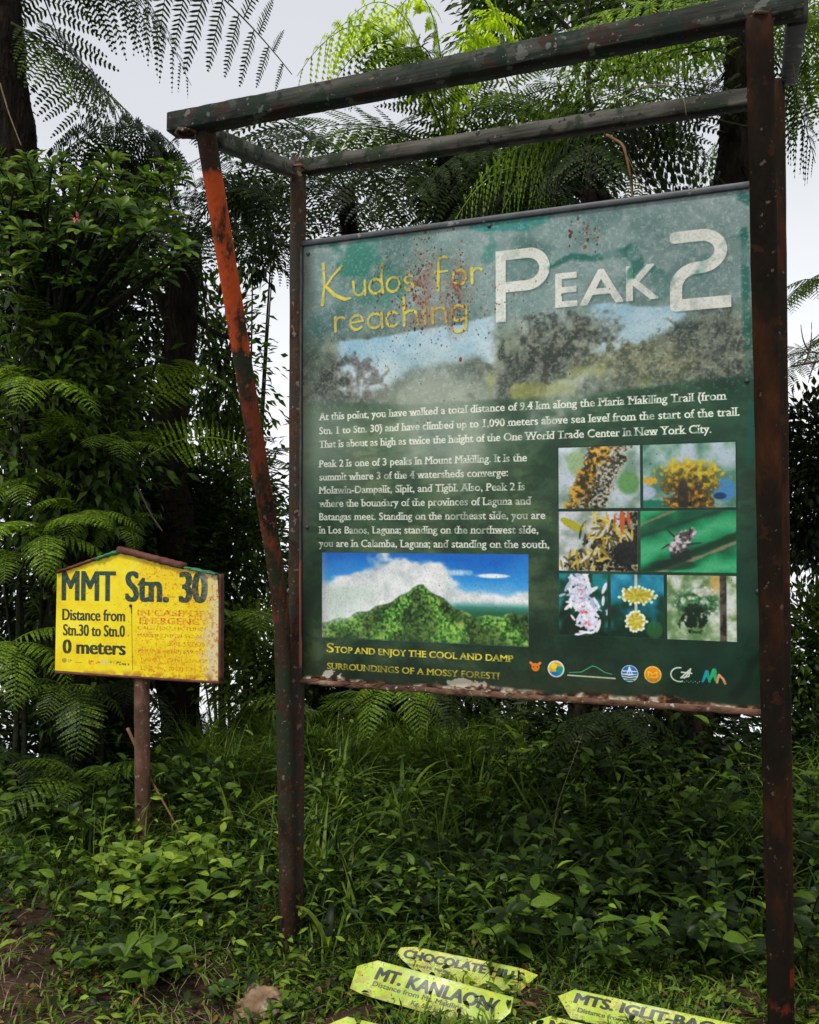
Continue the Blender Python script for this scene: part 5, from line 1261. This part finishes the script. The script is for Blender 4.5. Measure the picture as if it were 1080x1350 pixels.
def fern(label, p, n, L, mat, seed, az=(0, 360), tilt=(0, 40), group=None):
    rr = np.random.default_rng(seed); t = thing('fern', label, 'fern', tuple(p), 0, group)
    for i in range(n):
        a = math.radians(az[0] + (az[1] - az[0]) * (i + rr.uniform(.1, .9)) / n)
        link('frond', SMALL[mat][rr.integers(2)], t, (0, 0, 0), (rr.normal(0, .15), -math.radians(rr.uniform(*tilt)), a), L / .5 * rr.uniform(.8, 1.15))
    return t
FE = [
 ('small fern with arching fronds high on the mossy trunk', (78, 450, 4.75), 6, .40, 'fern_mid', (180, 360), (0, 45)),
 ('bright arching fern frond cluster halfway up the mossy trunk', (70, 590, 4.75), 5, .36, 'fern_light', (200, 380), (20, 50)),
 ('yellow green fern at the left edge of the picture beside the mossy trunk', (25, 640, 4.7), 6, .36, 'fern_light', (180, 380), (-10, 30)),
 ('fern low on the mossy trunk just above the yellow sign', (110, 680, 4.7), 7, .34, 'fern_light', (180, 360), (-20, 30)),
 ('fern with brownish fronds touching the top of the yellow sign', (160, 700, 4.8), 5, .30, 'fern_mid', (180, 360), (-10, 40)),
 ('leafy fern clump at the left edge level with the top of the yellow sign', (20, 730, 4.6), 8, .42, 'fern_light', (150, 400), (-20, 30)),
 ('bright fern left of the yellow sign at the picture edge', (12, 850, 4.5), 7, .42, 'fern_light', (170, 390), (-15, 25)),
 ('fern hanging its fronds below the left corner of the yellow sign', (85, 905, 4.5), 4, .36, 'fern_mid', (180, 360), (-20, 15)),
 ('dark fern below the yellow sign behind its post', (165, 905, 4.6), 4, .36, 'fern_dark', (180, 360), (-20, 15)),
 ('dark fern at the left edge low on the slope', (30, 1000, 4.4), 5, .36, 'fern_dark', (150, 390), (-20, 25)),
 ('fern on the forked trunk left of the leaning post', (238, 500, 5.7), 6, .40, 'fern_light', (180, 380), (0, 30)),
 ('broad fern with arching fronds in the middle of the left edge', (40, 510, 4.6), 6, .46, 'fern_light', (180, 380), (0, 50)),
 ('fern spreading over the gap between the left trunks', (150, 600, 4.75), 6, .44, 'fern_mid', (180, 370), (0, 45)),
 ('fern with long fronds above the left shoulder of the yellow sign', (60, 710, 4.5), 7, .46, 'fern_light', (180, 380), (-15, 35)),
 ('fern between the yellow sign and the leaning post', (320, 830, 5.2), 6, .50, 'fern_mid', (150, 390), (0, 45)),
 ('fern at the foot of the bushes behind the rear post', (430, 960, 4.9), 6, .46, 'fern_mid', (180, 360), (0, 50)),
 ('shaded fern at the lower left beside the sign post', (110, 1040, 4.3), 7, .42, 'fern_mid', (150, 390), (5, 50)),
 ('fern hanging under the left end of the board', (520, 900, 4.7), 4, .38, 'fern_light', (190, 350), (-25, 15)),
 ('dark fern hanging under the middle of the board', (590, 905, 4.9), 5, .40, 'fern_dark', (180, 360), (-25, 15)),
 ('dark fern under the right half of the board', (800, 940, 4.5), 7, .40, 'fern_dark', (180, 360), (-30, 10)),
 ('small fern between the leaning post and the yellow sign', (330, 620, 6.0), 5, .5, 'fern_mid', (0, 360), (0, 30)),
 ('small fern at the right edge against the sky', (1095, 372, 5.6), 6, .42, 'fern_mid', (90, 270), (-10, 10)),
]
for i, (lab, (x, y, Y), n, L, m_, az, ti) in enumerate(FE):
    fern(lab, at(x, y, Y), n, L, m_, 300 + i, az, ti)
hero_frond('fern_frond', 'long light green fern frond reaching right towards the leaning post', at(190, 605, 4.9), at(255, 555, 4.7), at(330, 592, 4.5), V(.05, .55, -.85), 'fern_light', None, npin=19, pin=.15, npl=9, droop=.15, pl_len=.085, plw=2.3, fwd=.25, rach=.004, kind='strip')
hero_frond('fern_frond', 'light green fern frond sloping up across the forked trunk', at(185, 540, 4.9), at(230, 500, 4.8), at(285, 482, 4.7), V(.3, .6, -.6), 'fern_light', None, npin=17, pin=.13, npl=8, droop=.2, pl_len=.085, plw=2.3, fwd=.25, rach=.004, kind='strip')
hero_frond('fern_frond', 'curled green fern frond arching over the mossy trunk', at(62, 590, 4.7), at(95, 520, 4.6), at(133, 590, 4.5), V(.2, .6, -.6), 'fern_light', None, npin=15, pin=.12, npl=8, droop=.3, pl_len=.085, plw=2.3, fwd=.25, rach=.004, kind='strip')
hero_frond('fern_frond', 'drooping fern frond with its tip pointing at the grass left of the sign post', at(100, 905, 4.4), at(112, 930, 4.2), at(98, 1003, 4.1), V(1, .2, 0), 'fern_mid', None, npin=16, pin=.13, npl=9, droop=.2, pl_len=.085, plw=2.3, fwd=.35, rach=.004, kind='strip')

# --- broad leaves as single pieces
def leaf_piece(kind, mat, w=.42):
    g = Geo(); leaves(g, kind, [V(0, 0, 0)], [V(1, 0, 0)], [V(0, 0, 1)], 1.0, w, 1.0); return g.mesh('leaf', M[mat])
LP = {(k, m_, w): leaf_piece(k, m_, w) for k, m_, w in (('obov', 'shrub_leaf', .34), ('ovate', 'herb_leaf', .46), ('lance', 'herb_leaf', .28), ('ovate', 'bright_leaf', .46), ('lance', 'bright_leaf', .22), ('obov', 'herb_leaf', .42), ('lance', 'herb_leaf', .16))}
def put_leaf(parent, me, p, D, U, L, name='leaf'):
    D = Vector(D).normalized(); U = Vector(U); Y_ = U.cross(D)
    if Y_.length < 1e-3: Y_ = Vector((0, 1, 0)).cross(D)
    Y_.normalize(); Z = D.cross(Y_)
    o = bpy.data.objects.new(name, me); C.objects.link(o); o.parent = parent
    m = Matrix((D, Y_, Z)).transposed().to_4x4() @ Matrix.Diagonal((L, L, L, 1)); m.translation = Vector(p)
    o.matrix_local = m
    return o

def whorl_shrub(label, base, tips, seed):
    rr = np.random.default_rng(seed); t = thing('broadleaf_shrub', label, 'shrub', tuple(base)); nl = 0
    me = LP[('obov', 'shrub_leaf', .34)]; gs = Geo(); extra = Geo()
    for (x, y, Y, k) in tips:
        tip = at(x, y, Y); mid = (tip + base) / 2 + V(rr.normal(0, .1), 0, rr.uniform(-.1, .15))
        g = Geo(); tube(g, bez(V(0, 0, 0), mid - base, tip - base, 10), np.linspace(.016, .004, 10), 6, True, .05); g.build('branch', M['bark'], t)
        ax = unit(unit(tip - mid) * .35 + V(rr.normal(0, .25), -.45, .75)); b1 = unit(np.cross(ax, V(1, .2, 0))); b2 = np.cross(ax, b1)
        for lv, (m_, op, sz) in enumerate(((k, 1.25, 1.0), (max(3, k - 3), .7, .72))):
            for i in range(m_):
                a = 2 * PI * i / m_ + rr.uniform(-.25, .25) + lv; d = unit(b1 * math.cos(a) + b2 * math.sin(a)) * op + ax * (.35 if lv == 0 else .9)
                p = tip - base - ax * rr.uniform(0, .035)
                if nl < 296: put_leaf(t, me, p, d, ax, .125 * sz * rr.uniform(.75, 1.2)); nl += 1
                else: leaves(extra, 'obov', [p], [d], [ax], .10 * sz, .035)
    fc = np.array([at(rr.uniform(-20, 235), rr.uniform(215, 385), rr.uniform(4.4, 4.95)) for _ in range(150)]); ax_ = []
    for c_ in fc:
        ax = unit(V(rr.normal(0, .4), rr.normal(-.3, .3), .8)); b1 = unit(np.cross(ax, V(1, .2, 0))); b2 = np.cross(ax, b1); m_ = int(rr.integers(5, 8))
        for i in range(m_):
            a = 2 * PI * i / m_ + rr.uniform(-.3, .3)
            leaves(extra, 'obov', [c_ - base], [(b1 * math.cos(a) + b2 * math.sin(a)) + ax * .4], [ax], .10 * rr.uniform(.6, 1.2), .034)
    if extra.n: tag(extra.build('small_leaves', M['shrub_leaf'], t, True), kind='stuff')
    return t
rr = np.random.default_rng(5)
tips = []
for _ in range(44):
    x = rr.uniform(-15, 225); y = rr.uniform(200, 345) + (0 if x < 160 else 30) - max(0, (60 - x)) * .1
    tips.append((x, y, rr.uniform(4.35, 4.9), int(rr.integers(6, 9))))
tips += [(160, 272, 4.3, 8), (245, 325, 4.35, 8), (70, 215, 4.35, 7), (20, 240, 4.3, 7), (110, 300, 4.2, 8), (190, 300, 4.3, 8), (225, 340, 4.4, 7), (30, 300, 4.3, 8), (135, 225, 4.4, 7)]
K_ = whorl_shrub('shrub with whorls of pale broad leaves on the mossy trunk at upper left', at(70, 460, 4.85), tips, 6)
fl = thing('pink_flower', 'small pink flower cluster among the whorled leaves at upper left', 'flower', tuple(at(100, 288, 4.12)))
for i in range(9):
    a = rr.uniform(0, 2 * PI); put_leaf(fl, LP[('ovate', 'herb_leaf', .46)] if i == 8 else None or leaf_piece('ovate', 'flower_pink', .5), (rr.normal(0, .01), rr.normal(0, .005), rr.normal(0, .006)), (math.cos(a), -.5, math.sin(a)), (0, 0, 1), rr.uniform(.016, .028), 'petal')

def herb(name, label, base, H_, nst, me, size, seed, spread=.12, group=None, cat='plant', pairs=5, lean=(0, -.15), tip=True, droop=.1, limit=290):
    """a leafy herb: stems with leaves in pairs up each stem, every leaf its own piece"""
    rr = np.random.default_rng(seed); base = np.asarray(base, float); t = thing(name, label, cat, tuple(base), 0, group); nl = 0
    g = Geo()
    for s_ in range(nst):
        e_ = V(rr.normal(lean[0], spread), rr.normal(lean[1], spread), H_ * rr.uniform(.7, 1.1)); b_ = V(rr.normal(0, spread * .3), rr.normal(0, spread * .3), -.03)
        c_ = bez(b_, V(b_[0] + (e_[0] - b_[0]) * .3, b_[1] + (e_[1] - b_[1]) * .3, e_[2] * .7), e_, 10)
        tube(g, c_, np.linspace(.0035, .0015, 10), 5)
        a0 = rr.uniform(0, PI)
        for i in range(pairs):
            u = .3 + .68 * i / max(1, pairs - 1); p = np.array([np.interp(u * 9, range(10), c_[:, k]) for k in range(3)])
            for sg in (0, PI):
                if nl >= limit: continue
                a = a0 + i * PI / 2 + sg + rr.uniform(-.3, .3)
                d = V(math.cos(a), math.sin(a), rr.uniform(-.1, .55) - droop * .5 + .4 * (u > .9))
                put_leaf(t, me, p, d, (rr.normal(0, .3), rr.normal(-.35, .3), 1), size * rr.uniform(.7, 1.15) * (1 if u < .9 else .75)); nl += 1
    g.build('stem', M['herb_leaf'], t)
    return t

pb0 = at(208, 1195, 3.60); pb0[2] = gz(pb0[0], pb0[1])
herb('leafy_plant', 'bright leafy plant growing around the foot of the yellow sign post', pb0, .25, 17, LP[('ovate', 'bright_leaf', .46)], .088, 1, .17, pairs=5, droop=.3)
pb1 = at(150, 1190, 3.65); pb1[2] = gz(pb1[0], pb1[1])
herb('leafy_plant', 'lower leafy plant left of the yellow sign post foot', pb1, .20, 9, LP[('ovate', 'bright_leaf', .46)], .075, 2, .12, pairs=4, droop=.3)
pb2 = at(262, 1200, 3.60); pb2[2] = gz(pb2[0], pb2[1])
herb('leafy_plant', 'leafy plant right of the yellow sign post foot', pb2, .30, 10, LP[('ovate', 'bright_leaf', .46)], .085, 3, .11, pairs=4, droop=.35)
pb3 = at(200, 1310, 3.05); pb3[2] = gz(pb3[0], pb3[1])
herb('broadleaf_plant', 'low plant with large rounded leaves at the lower left', pb3, .12, 8, LP[('obov', 'herb_leaf', .42)], .105, 4, .07, pairs=3, droop=.1)
pb4 = at(145, 1300, 3.15); pb4[2] = gz(pb4[0], pb4[1])
herb('broadleaf_plant', 'low broadleaf plant beside the bare soil at the lower left', pb4, .10, 6, LP[('obov', 'herb_leaf', .42)], .085, 5, .07, pairs=3)
pb5 = at(310, 1320, 2.95); pb5[2] = gz(pb5[0], pb5[1])
herb('broadleaf_plant', 'small broadleaf plant left of the pale rock', pb5, .08, 5, LP[('obov', 'herb_leaf', .42)], .065, 6, .05, pairs=3)
pb6 = at(385, 1335, 2.85); pb6[2] = gz(pb6[0], pb6[1])
herb('broadleaf_plant', 'small green plant right of the pale rock', pb6, .07, 4, LP[('obov', 'bright_leaf' if False else 'herb_leaf', .42)], .05, 7, .05, pairs=3)
# the patch of leafy herbs beneath the right half of the board
rr = np.random.default_rng(21); spots = []
COLS = ((655, "the cat face emblem"), (705, "the green mountain emblem"), (760, "the white flower picture"), (825, "the round blue emblem"), (885, "the leaf emblem"), (945, "the bush picture beside the right post"))
ROWS = ("front row nearest the fallen signs", "second row back", "third row back", "fourth row back", "fifth row back", "last row against the dark bushes")
for r_ in range(6):
    for q_x, _n in COLS:
        Y = 3.12 + .29 * r_ + rr.uniform(-.07, .07); spots.append(((q_x - 540 + rr.uniform(-16, 16)) / F_PX * Y, Y))
def patch_label(X, Y, wide):
    px = 540 + F_PX * X / Y; c_ = min(COLS, key=lambda q: abs(q[0] - px))[1]; r_ = ROWS[int(round((Y - 3.12) / .29))]
    return "leafy herb below %s, %s" % (c_, r_)
for i, (X, Y) in enumerate(spots):
    me = LP[('ovate', 'herb_leaf', .46)] if i % 3 else LP[('lance', 'herb_leaf', .28)]
    herb('leafy_herb', patch_label(X, Y, i % 3 > 0), (X, Y, float(gz(X, Y))), rr.uniform(.20, .34) + .11 * (Y - 3.3), int(rr.integers(3, 6)), me, rr.uniform(.072, .108), 400 + i, .10, 'leafy herbs beneath the board', pairs=4, droop=.15)
L16 = ["leafy herb in the grass below %s, %s" % (c_, r_) for r_ in ("near the front", "midway back", "two thirds back", "at the back") for c_ in ("the left corner of the board", "the word STOP", "the word ENJOY", "the word DAMP")]
for i in range(16):
    Y = 3.45 + .33 * (i // 4) + rr.uniform(-.08, .08); X = ((428, 485, 545, 625)[i % 4] + rr.uniform(-15, 15) - 540) / F_PX * Y
    herb('leafy_herb', L16[i], (X, Y, float(gz(X, Y))), rr.uniform(.18, .34), int(rr.integers(2, 5)), LP[('lance', 'herb_leaf', .28)] if i % 2 else LP[('ovate', 'herb_leaf', .46)], rr.uniform(.06, .085), 450 + i, .10, 'leafy herbs in the tall grass', pairs=4)
L9 = ["%s herb at the right edge beyond the right post" % w_ for w_ in ("lowest and nearest leafy", "second lowest leafy", "third leafy, counting up,", "fourth leafy, counting up,", "middle leafy", "fifth from the top leafy", "third from the top leafy", "second from the top leafy", "topmost leafy")]
for i in range(9):
    Y = 3.0 + .18 * i; X = (rr.uniform(1048, 1085) - 540) / F_PX * Y
    herb('leafy_herb', L9[i], (X, Y, float(gz(X, Y))), rr.uniform(.25, .55), 4, LP[('lance', 'herb_leaf', .28)] if i % 2 else LP[('ovate', 'herb_leaf', .46)], rr.uniform(.07, .1), 480 + i, .12, 'leafy herbs right of the post', pairs=5)
L8 = ["dark leafy herb %s" % w_ for w_ in ("at the left picture edge under the yellow sign", "a hand's width in from the left edge below the sign", "below the word MMT of the yellow sign", "below the words 0 meters of the yellow sign", "just left of the yellow sign post", "just right of the yellow sign post", "below the faded half of the yellow sign", "below the right corner of the yellow sign")]
for i in range(8):
    Y = rr.uniform(4.1, 4.7); X = ((8, 45, 85, 125, 160, 215, 250, 290)[i] - 540) / F_PX * Y
    herb('leafy_herb', L8[i], (X, Y, float(gz(X, Y))), rr.uniform(.25, .5), 4, LP[('ovate', 'herb_leaf', .46)], rr.uniform(.08, .11), 500 + i, .12, 'leafy herbs on the left slope', pairs=5)

def rosette(name, label, base, n, L, me_w, mat, seed, up_=.9, group=None, cat='plant', bend=1.0):
    """broad arching blades from one foot, each blade a piece"""
    rr = np.random.default_rng(seed); base = np.asarray(base, float); t = thing(name, label, cat, tuple(base), 0, group)
    for i in range(n):
        a = 2 * PI * (i + rr.uniform(-.3, .3)) / n; l_ = L * rr.uniform(.75, 1.1)
        out_ = V(math.cos(a), math.sin(a), 0); u = np.linspace(0, 1, 9); el = up_ * rr.uniform(.8, 1.2)
        c_ = out_ * (l_ * (.25 * u + .55 * u ** 1.8) * bend)[:, None] + V(0, 0, 1) * (l_ * el * (u - .55 * bend * u ** 2.3))[:, None]
        T_ = unit(np.gradient(c_, axis=0)); sd = unit(np.cross(T_, V(0, 0, 1) + 0 * T_)); nn = np.cross(sd, T_)
        w_ = me_w * (np.minimum(1, .35 + 2.4 * u) * (1 - u ** 2.5) + .01) / 2
        vs = np.stack([c_ + sd * w_[:, None] + nn * (w_ * .25)[:, None], c_, c_ - sd * w_[:, None] + nn * (w_ * .25)[:, None]], 1)
        f = [q for k in range(8) for q in ((k * 3, k * 3 + 1, k * 3 + 4, k * 3 + 3), (k * 3 + 1, k * 3 + 2, k * 3 + 5, k * 3 + 4))]
        g = Geo(); g.add(vs, f); g.build('blade', M[mat], t)
    return t
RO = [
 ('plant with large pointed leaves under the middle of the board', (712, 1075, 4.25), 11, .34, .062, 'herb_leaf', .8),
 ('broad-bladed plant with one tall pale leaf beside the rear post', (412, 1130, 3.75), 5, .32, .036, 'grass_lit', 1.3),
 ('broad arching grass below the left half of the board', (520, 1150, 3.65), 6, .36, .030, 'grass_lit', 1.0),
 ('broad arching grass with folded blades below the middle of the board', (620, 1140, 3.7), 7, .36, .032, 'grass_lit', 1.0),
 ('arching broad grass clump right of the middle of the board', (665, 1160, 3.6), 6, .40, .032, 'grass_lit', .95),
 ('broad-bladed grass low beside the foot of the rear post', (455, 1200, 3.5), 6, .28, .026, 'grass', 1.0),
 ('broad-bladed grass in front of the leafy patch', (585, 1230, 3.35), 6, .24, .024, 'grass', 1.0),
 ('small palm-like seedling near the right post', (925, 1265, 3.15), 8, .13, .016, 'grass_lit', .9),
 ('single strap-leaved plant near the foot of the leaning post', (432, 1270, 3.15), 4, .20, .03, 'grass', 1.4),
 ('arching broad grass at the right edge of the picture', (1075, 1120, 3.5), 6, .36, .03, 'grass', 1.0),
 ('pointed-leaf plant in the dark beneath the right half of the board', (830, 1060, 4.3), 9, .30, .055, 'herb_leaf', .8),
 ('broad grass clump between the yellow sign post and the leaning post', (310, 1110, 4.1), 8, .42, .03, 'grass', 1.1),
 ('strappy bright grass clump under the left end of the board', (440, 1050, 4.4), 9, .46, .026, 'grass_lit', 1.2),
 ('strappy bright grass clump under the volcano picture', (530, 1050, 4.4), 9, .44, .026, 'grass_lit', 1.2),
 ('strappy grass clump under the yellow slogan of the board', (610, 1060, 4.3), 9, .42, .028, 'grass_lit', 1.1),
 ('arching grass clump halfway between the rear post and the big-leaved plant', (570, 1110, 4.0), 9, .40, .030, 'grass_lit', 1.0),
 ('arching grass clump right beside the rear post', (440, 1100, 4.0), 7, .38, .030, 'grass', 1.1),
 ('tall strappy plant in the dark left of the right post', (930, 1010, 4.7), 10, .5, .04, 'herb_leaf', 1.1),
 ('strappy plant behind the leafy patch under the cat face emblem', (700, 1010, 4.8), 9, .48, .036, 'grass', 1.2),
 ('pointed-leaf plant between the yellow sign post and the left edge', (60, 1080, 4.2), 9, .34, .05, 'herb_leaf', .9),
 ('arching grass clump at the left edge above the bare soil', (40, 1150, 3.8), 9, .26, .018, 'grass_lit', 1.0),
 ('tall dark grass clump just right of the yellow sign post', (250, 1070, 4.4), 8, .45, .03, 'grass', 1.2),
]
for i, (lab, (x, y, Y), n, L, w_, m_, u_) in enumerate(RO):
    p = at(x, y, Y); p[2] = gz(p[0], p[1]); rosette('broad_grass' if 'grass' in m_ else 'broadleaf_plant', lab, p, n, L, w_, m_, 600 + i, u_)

# --- grass: nobody could count the blades
def grass(name, n, xs, ys, hmin, hmax, w_, mat, seed, keep=None, clump=.06, bend=.7, label=None):
    rr = np.random.default_rng(seed)
    Y = rr.uniform(*ys, n * 2); X = rr.uniform(*xs, n * 2) * (Y if True else 1)
    if keep is not None:
        k = keep(X, Y, rr); X, Y = X[k], Y[k]
    X, Y = X[:n], Y[:n]; n = len(X)
    X = X + rr.normal(0, clump * .3, n); h = rr.uniform(hmin, hmax, n) * (.7 + .5 * (np.sin(X * 9 + Y * 5) * .5 + .5)); a = rr.uniform(0, 2 * PI, n)
    o_ = np.stack([np.cos(a), np.sin(a), 0 * a], 1); s_ = np.stack([-np.sin(a), np.cos(a), 0 * a], 1)
    b_ = np.stack([X, Y, gz(X, Y) - .01], 1); be = rr.uniform(.2, 1.0, n) * bend
    pts = []
    for u in (0, .35, .7, 1.0):
        c_ = b_ + o_ * (h * be * u ** 1.7)[:, None] + V(0, 0, 1) * (h * (u - .42 * be * u ** 2.2))[:, None]
        ww = (w_ * rr.uniform(.7, 1.3, n) * (1 - u ** 2 * .98) * (.6 + .4 * (u > 0)))[:, None]
        pts += [c_ + s_ * ww / 2, c_ - s_ * ww / 2]
    g = Geo(); g.add_many(np.stack(pts, 1), [(0, 1, 3, 2), (2, 3, 5, 4), (4, 5, 7, 6)])
    o = g.build(name, M[mat], None, False)
    return tag(o, label, None, None, 'stuff')
def bare_soil(X, Y, rr):
    """trodden earth shows at the lower left and left of the fallen signs"""
    px = 540 + F_PX * X / Y
    d1 = ((px - 10) / 75) ** 2 + ((Y - 3.05) / .55) ** 2 < 1 + rr.normal(0, .25, len(X))
    d2 = ((px - 270) / 80) ** 2 + ((Y - 2.85) / .30) ** 2 < 1 + rr.normal(0, .3, len(X))
    d3 = ((px - 440) / 50) ** 2 + ((Y - 2.7) / .12) ** 2 < 1 + rr.normal(0, .3, len(X))
    return ~((d1 | d2 | d3) & (rr.random(len(X)) < .9))
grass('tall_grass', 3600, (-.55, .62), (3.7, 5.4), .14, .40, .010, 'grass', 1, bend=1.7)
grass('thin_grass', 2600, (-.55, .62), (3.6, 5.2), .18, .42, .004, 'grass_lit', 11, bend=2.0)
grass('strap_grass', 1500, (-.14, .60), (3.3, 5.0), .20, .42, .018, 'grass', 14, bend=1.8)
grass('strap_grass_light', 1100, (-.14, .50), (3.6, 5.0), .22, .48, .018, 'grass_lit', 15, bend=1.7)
grass('sunlit_grass', 5200, (-.13, .17), (4.7, 5.6), .14, .32, .011, 'grass_lit', 2, bend=1.5)  # the top light on this grass is in its lighter blade colour
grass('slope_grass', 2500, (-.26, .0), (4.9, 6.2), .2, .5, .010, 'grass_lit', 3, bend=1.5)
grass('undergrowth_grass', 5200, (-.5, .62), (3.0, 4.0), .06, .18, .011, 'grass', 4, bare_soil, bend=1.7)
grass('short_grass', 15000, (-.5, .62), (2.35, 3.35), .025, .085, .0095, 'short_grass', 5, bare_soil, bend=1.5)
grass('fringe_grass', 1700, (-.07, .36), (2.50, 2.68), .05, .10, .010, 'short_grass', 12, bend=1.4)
grass('straw_litter', 2600, (-.5, .62), (2.35, 4.0), .03, .12, .0028, 'straw', 6, None, bend=2.2)
def litter(name, kind, n, xs, ys, L, wr, mat, seed, hmax=.02, keep=None, label=None):
    rr = np.random.default_rng(seed); Y = rr.uniform(*ys, n); X = rr.uniform(*xs, n) * Y
    if keep is not None:
        k = keep(X, Y, rr); X, Y = X[k], Y[k]
    n = len(X); P_ = np.stack([X, Y, gz(X, Y) + rr.uniform(.0, hmax, n)], 1)
    a = rr.uniform(0, 2 * PI, n); D = np.stack([np.cos(a), np.sin(a), rr.normal(.2, .3, n)], 1)
    g = Geo(); leaves(g, kind, P_, D, V(0, -.3, 1) + rr.normal(0, .4, (n, 3)), rr.uniform(*L, n), rr.uniform(*L, n) * wr)
    return tag(g.build(name, M[mat], None, kind != 'flat'), None, None, None, 'stuff')
litter('ground_cover', 'ovate', 2600, (-.5, .62), (2.5, 4.2), (.02, .05), .45, 'herb_leaf', 31, .07, bare_soil)
litter('low_weeds', 'ovate', 1300, (-.12, .62), (3.1, 5.2), (.03, .085), .42, 'herb_leaf', 32, .26)
litter('slope_weeds', 'ovate', 1500, (-.5, -.12), (3.2, 5.2), (.03, .08), .42, 'herb_leaf', 36, .13)
litter('bright_weeds', 'lance', 1500, (-.5, .62), (3.0, 5.2), (.03, .08), .28, 'bright_leaf', 35, .30)
litter('weed_leaves', 'lance', 1500, (-.5, .62), (2.4, 3.4), (.03, .07), .25, 'bright_leaf', 33, .04, bare_soil)
litter('fallen_leaves', 'ovate', 500, (-.5, .62), (2.4, 3.8), (.02, .055), .4, 'dead_leaf', 34, .025)

# --- small things on the ground
def rock(label, p, r, seed, m='rock'):
    rr = np.random.default_rng(seed); bm = __import__('bmesh').new()
    __import__('bmesh').ops.create_icosphere(bm, subdivisions=5, radius=1)
    ph = rr.uniform(0, 6, 9)
    for v in bm.verts:
        c_ = v.co; k = 1 + .16 * math.sin(c_.x * 2.3 + ph[0]) * math.sin(c_.y * 2.9 + ph[1]) + .09 * math.sin(c_.z * 6 + ph[2] + c_.x * 4) + .05 * math.sin(c_.x * 13 + ph[3]) * math.sin(c_.y * 11 + c_.z * 9) + .025 * math.sin(c_.x * 31 + ph[4]) * math.sin(c_.y * 27 + ph[5]) * math.sin(c_.z * 29) + rr.normal(0, .004)
        v.co = Vector((c_.x * r[0], c_.y * r[1], c_.z * r[2])) * k
    me = bpy.data.meshes.new('rock'); bm.to_mesh(me); bm.free(); me.materials.append(M[m])
    me.polygons.foreach_set('use_smooth', np.ones(len(me.polygons), dtype=bool))
    o = link('rock', me, None, tuple(p), (0, 0, rr.uniform(0, 3))); return tag(o, label, 'rock')
p = at(343, 1335, 2.82); rock('pale brown rock half buried at the bottom left of the arrow signs', (p[0], p[1], float(gz(p[0], p[1])) - .005), (.085, .075, .07), 3)
p = at(40, 1240, 3.4); rock('flat reddish stone in the bare soil at the left edge', (p[0], p[1], float(gz(p[0], p[1])) + .0), (.14, .07, .03), 4, 'soil')
vine('leaning_stick', 'reddish brown stick leaning behind the yellow sign post', [at(168, 960, 4.25), at(200, 1030, 4.2), at(238, 1098, 4.1)], .008, M['stick'], 'stick')
vine('grass_stem', 'long pale dry stem rising beneath the middle of the board', [at(722, 1145, 3.7), at(735, 1060, 3.8), at(768, 968, 3.9)], .0022, M['straw'], 'stem')
vine('twig', 'thin brown twig hanging across the mossy trunk', [at(180, 640, 4.7), at(200, 680, 4.65), at(214, 700, 4.6)], .006, M['twig'], 'twig')
vine('root', 'reddish root running into the picture at the left edge', [at(-20, 585, 4.7), at(15, 598, 4.7), at(32, 606, 4.75)], .008, M['twig'], 'root')
vine('climbing_vine', 'thin pale climbing vine on the tree fern trunk at the top left edge', [at(0, 110, 4.75), at(12, 150, 4.72), at(28, 192, 4.7)], .005, M['straw'], 'stem')

for i, (x0, y0, x1, y1, Y, lab) in enumerate(((262, 330, 268, 620, 5.6, 'thin dark liana hanging beside the forked trunk'), (300, 300, 290, 560, 5.9, 'dark liana hanging behind the leaning post'), (120, 420, 150, 640, 4.9, 'thin liana looping between the two mossy trunks'), (20, 400, 30, 620, 4.8, 'dark liana hanging at the left edge'), (196, 350, 200, 560, 5.2, 'thin dark liana left of the forked trunk'))):
    vine('liana', lab, [at(x0, y0, Y), at(x0 * .6 + x1 * .4 + 14, (y0 + y1) / 2, Y - .1), at(x1 - 6, y1 - 40, Y - .1), at(x1, y1, Y)], .009, M['bark'], 'liana')
